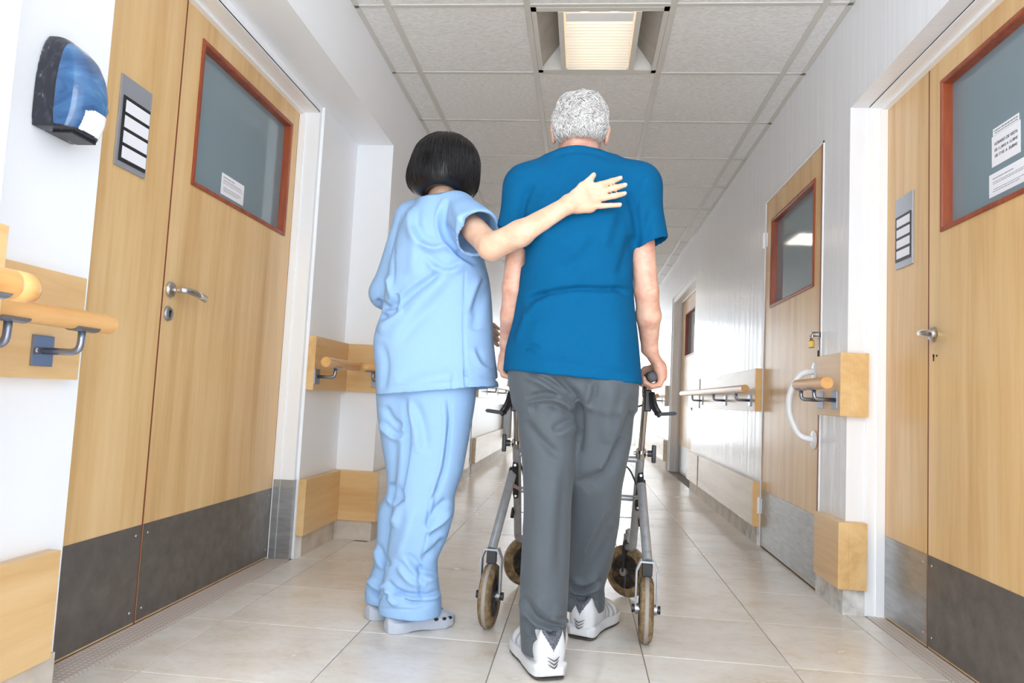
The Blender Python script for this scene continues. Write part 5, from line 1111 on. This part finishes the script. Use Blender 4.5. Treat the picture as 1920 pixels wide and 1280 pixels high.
# open hand lying on the back
pc = HP(1098, 372); s.cone(wN, pc, .0255, .033, .012, u=(.35, 0, 1), ua=.019, ub=.014); s.cone(pc, HP(1117, 366, .003), .034, .033, .010, u=(.25, 0, 1), ua=.014, ub=.011)
s.cone(HP(1083, 390), HP(1108, 388), .014, .012, .012)
fg = [[(1112, 350), (1126, 346), (1147, 340), (1163, 334)], [(1114, 361), (1130, 358), (1154, 352), (1172, 347)], [(1115, 373), (1131, 371), (1153, 367), (1171, 363)], [(1111, 386), (1125, 386), (1145, 385), (1162, 384)]]
for i, f in enumerate(fg):
    r = (.0092, .0094, .0090, .0080)[i]; P = [HP(x, y, dy) for (x, y), dy in zip(f, (0.0, -.002, .002, .008))]; s.chain(P, [r*1.12, r, r*.95, r*.80], .0025)
s.chain([HP(1078, 366), HP(1092, 350, -.002), HP(1104, 340), HP(1113, 328, .004)], [.016, .0115, .0095, .0078], .007)
# far arm bends forward, hand near the walker
fa = v3(-.44, 2.52, .98); s.cone(sL, eLn, .040, .034, .02); s.cone(eLn, fa, .034, .024, .014); hand(s, fa, v3(.93, .25, -.2)/1.0, v3(0, .5, .85), [[fa+v3(.085+.0, .03, -.02+.02*j), fa+v3(.115, .04, -.03+.02*j), fa+v3(.135, .03, -.045+.02*j)] for j in range(4)], [fa+v3(.03, .0, .035), fa+v3(.06, .01, .05), fa+v3(.085, .02, .045)], pw=.036, pl=.08)
for a, b_, c, d in (((-.46, 2.29, .80), (-.475, 2.29, .45), at(770, 1125, 2.31), (-.47, 2.37, .045)), ((-.55, 2.32, .80), (-.56, 2.36, .45), at(722, 1105, 2.42), (-.575, 2.47, .045))):
    s.cone(a, b_, .06, .042, .03); s.cone(b_, c, .04, .028, .02); s.cone(c, d, .028, .020, .02)
V, Q = s.surface(2); V = wob(V, Q, .0008, 40, 15); body_n = quads('body', V, Q, M['skin_nurse'], NUR)
M['nail'] = plain('pale_nail', srgb(226, 190, 172), .25)
for i, f in enumerate(fg+[[(1104, 340), (1113, 328)]]):
    a_, b_ = HP(*f[-2]), HP(*f[-1], .006); d = (b_-a_)/np.linalg.norm(b_-a_); c = b_+v3(0, -.0062, 0); b = B(); bmesh.ops.create_uvsphere(b, u_segments=10, v_segments=6, radius=1, matrix=Matrix.Translation(Vector(c.tolist())) @ Matrix(((d[0], 0, -d[2], 0), (0, 1, 0, 0), (d[2], 0, d[0], 0), (0, 0, 0, 1))) @ Matrix.Diagonal((.0062, .0016, .0048, 1))); mk('fingernail', b, M['nail'], body_n, smooth=True)
for e in (-1, 1):
    b = B(); bmesh.ops.create_uvsphere(b, u_segments=12, v_segments=8, radius=.0065, matrix=Matrix.Translation(Vector(gN(e*.030, .086, .004).tolist()))); mk('eye', b, M['black'], NUR, smooth=True)
# ---- hair: smooth black bob
HN = empty('hair', hn, NUR); HN['label'] = 'sleek black chin-length bob'
cH = at(836, 313, 2.315); s = Solid(cH-v3(.17, .18, .17), cH+v3(.17, .18, .16), .0035)
s.ell(cH+v3(0, 0, .0), (.113, .122, .104), .02); s.ell(cH+v3(-.020, -.012, -.052), (.104, .106, .060), .03); s.ell(cH+v3(.052, .01, -.050), (.048, .075, .058), .03)
s.ell(cH+v3(.055, .135, -.055), (.085, .085, .085), .015, 'cut'); pz = at(775, 372, 2.2)
for a_, b2 in (((770, 380), (885, 368)),):
    p0, p1 = at(*a_, 2.22), at(*b2, 2.22); s.plane(p0, ((p1[2]-p0[2]), -.05, -(p1[0]-p0[0])))
s.ell(cH+v3(.0, -.03, -.132), (.070, .095, .055), .010, 'cut')
V, Q = s.surface(3); quads('hair_cap', V, Q, M['hair_black'], HN)
rnd = np.random.RandomState(8); paths = []; N = normals(V, Q)
crown = cH+v3(.012, -.012, .104)
Vs = V; F0 = [(cH, v3(.114, .123, .105))]
ang = np.arctan2(V[:, 1]-cH[1], V[:, 0]-cH[0]); zmin = {}
for k in range(72):
    a = -math.pi+2*math.pi*k/72; m = np.abs((ang-a+math.pi) % (2*math.pi)-math.pi) < .06
    zz = V[m]; r = np.hypot(zz[:, 0]-cH[0], zz[:, 1]-cH[1]); zs_ = np.linspace(zz[:, 2].min()+.004, cH[2]+.10, 14); zmin[k] = (zs_, [max([.004]+list(r[np.abs(zz[:, 2]-q) < .008])) for q in zs_])
for i in range(1700):
    a = rnd.uniform(-math.pi, math.pi); sw = rnd.normal(0, .10); lift = rnd.uniform(-.001, .0035); u0 = rnd.beta(1, 2.2)*.55; u1 = rnd.uniform(.82, 1.0) if rnd.rand() > .25 else rnd.uniform(.5, .9); P = []
    for j in range(12):
        u = u0+(u1-u0)*j/11; aa = a+sw*u; k = ((aa+math.pi)/(2*math.pi)*72) % 72; k0 = int(k) % 72; k1 = (k0+1) % 72; f = k-int(k)
        zt = (1-f)*zmin[k0][0][0]+f*zmin[k1][0][0]; z = cH[2]+.100+(zt-cH[2]-.100)*(u**1.35); r = (1-f)*np.interp(z, *zmin[k0])+f*np.interp(z, *zmin[k1])
        P.append(v3(cH[0]+(r+lift)*math.cos(aa), cH[1]+(r+lift)*math.sin(aa), z+ .002))
    paths.append(P)
strands('hair_strands', paths, .0011, M['hair_black'], HN)
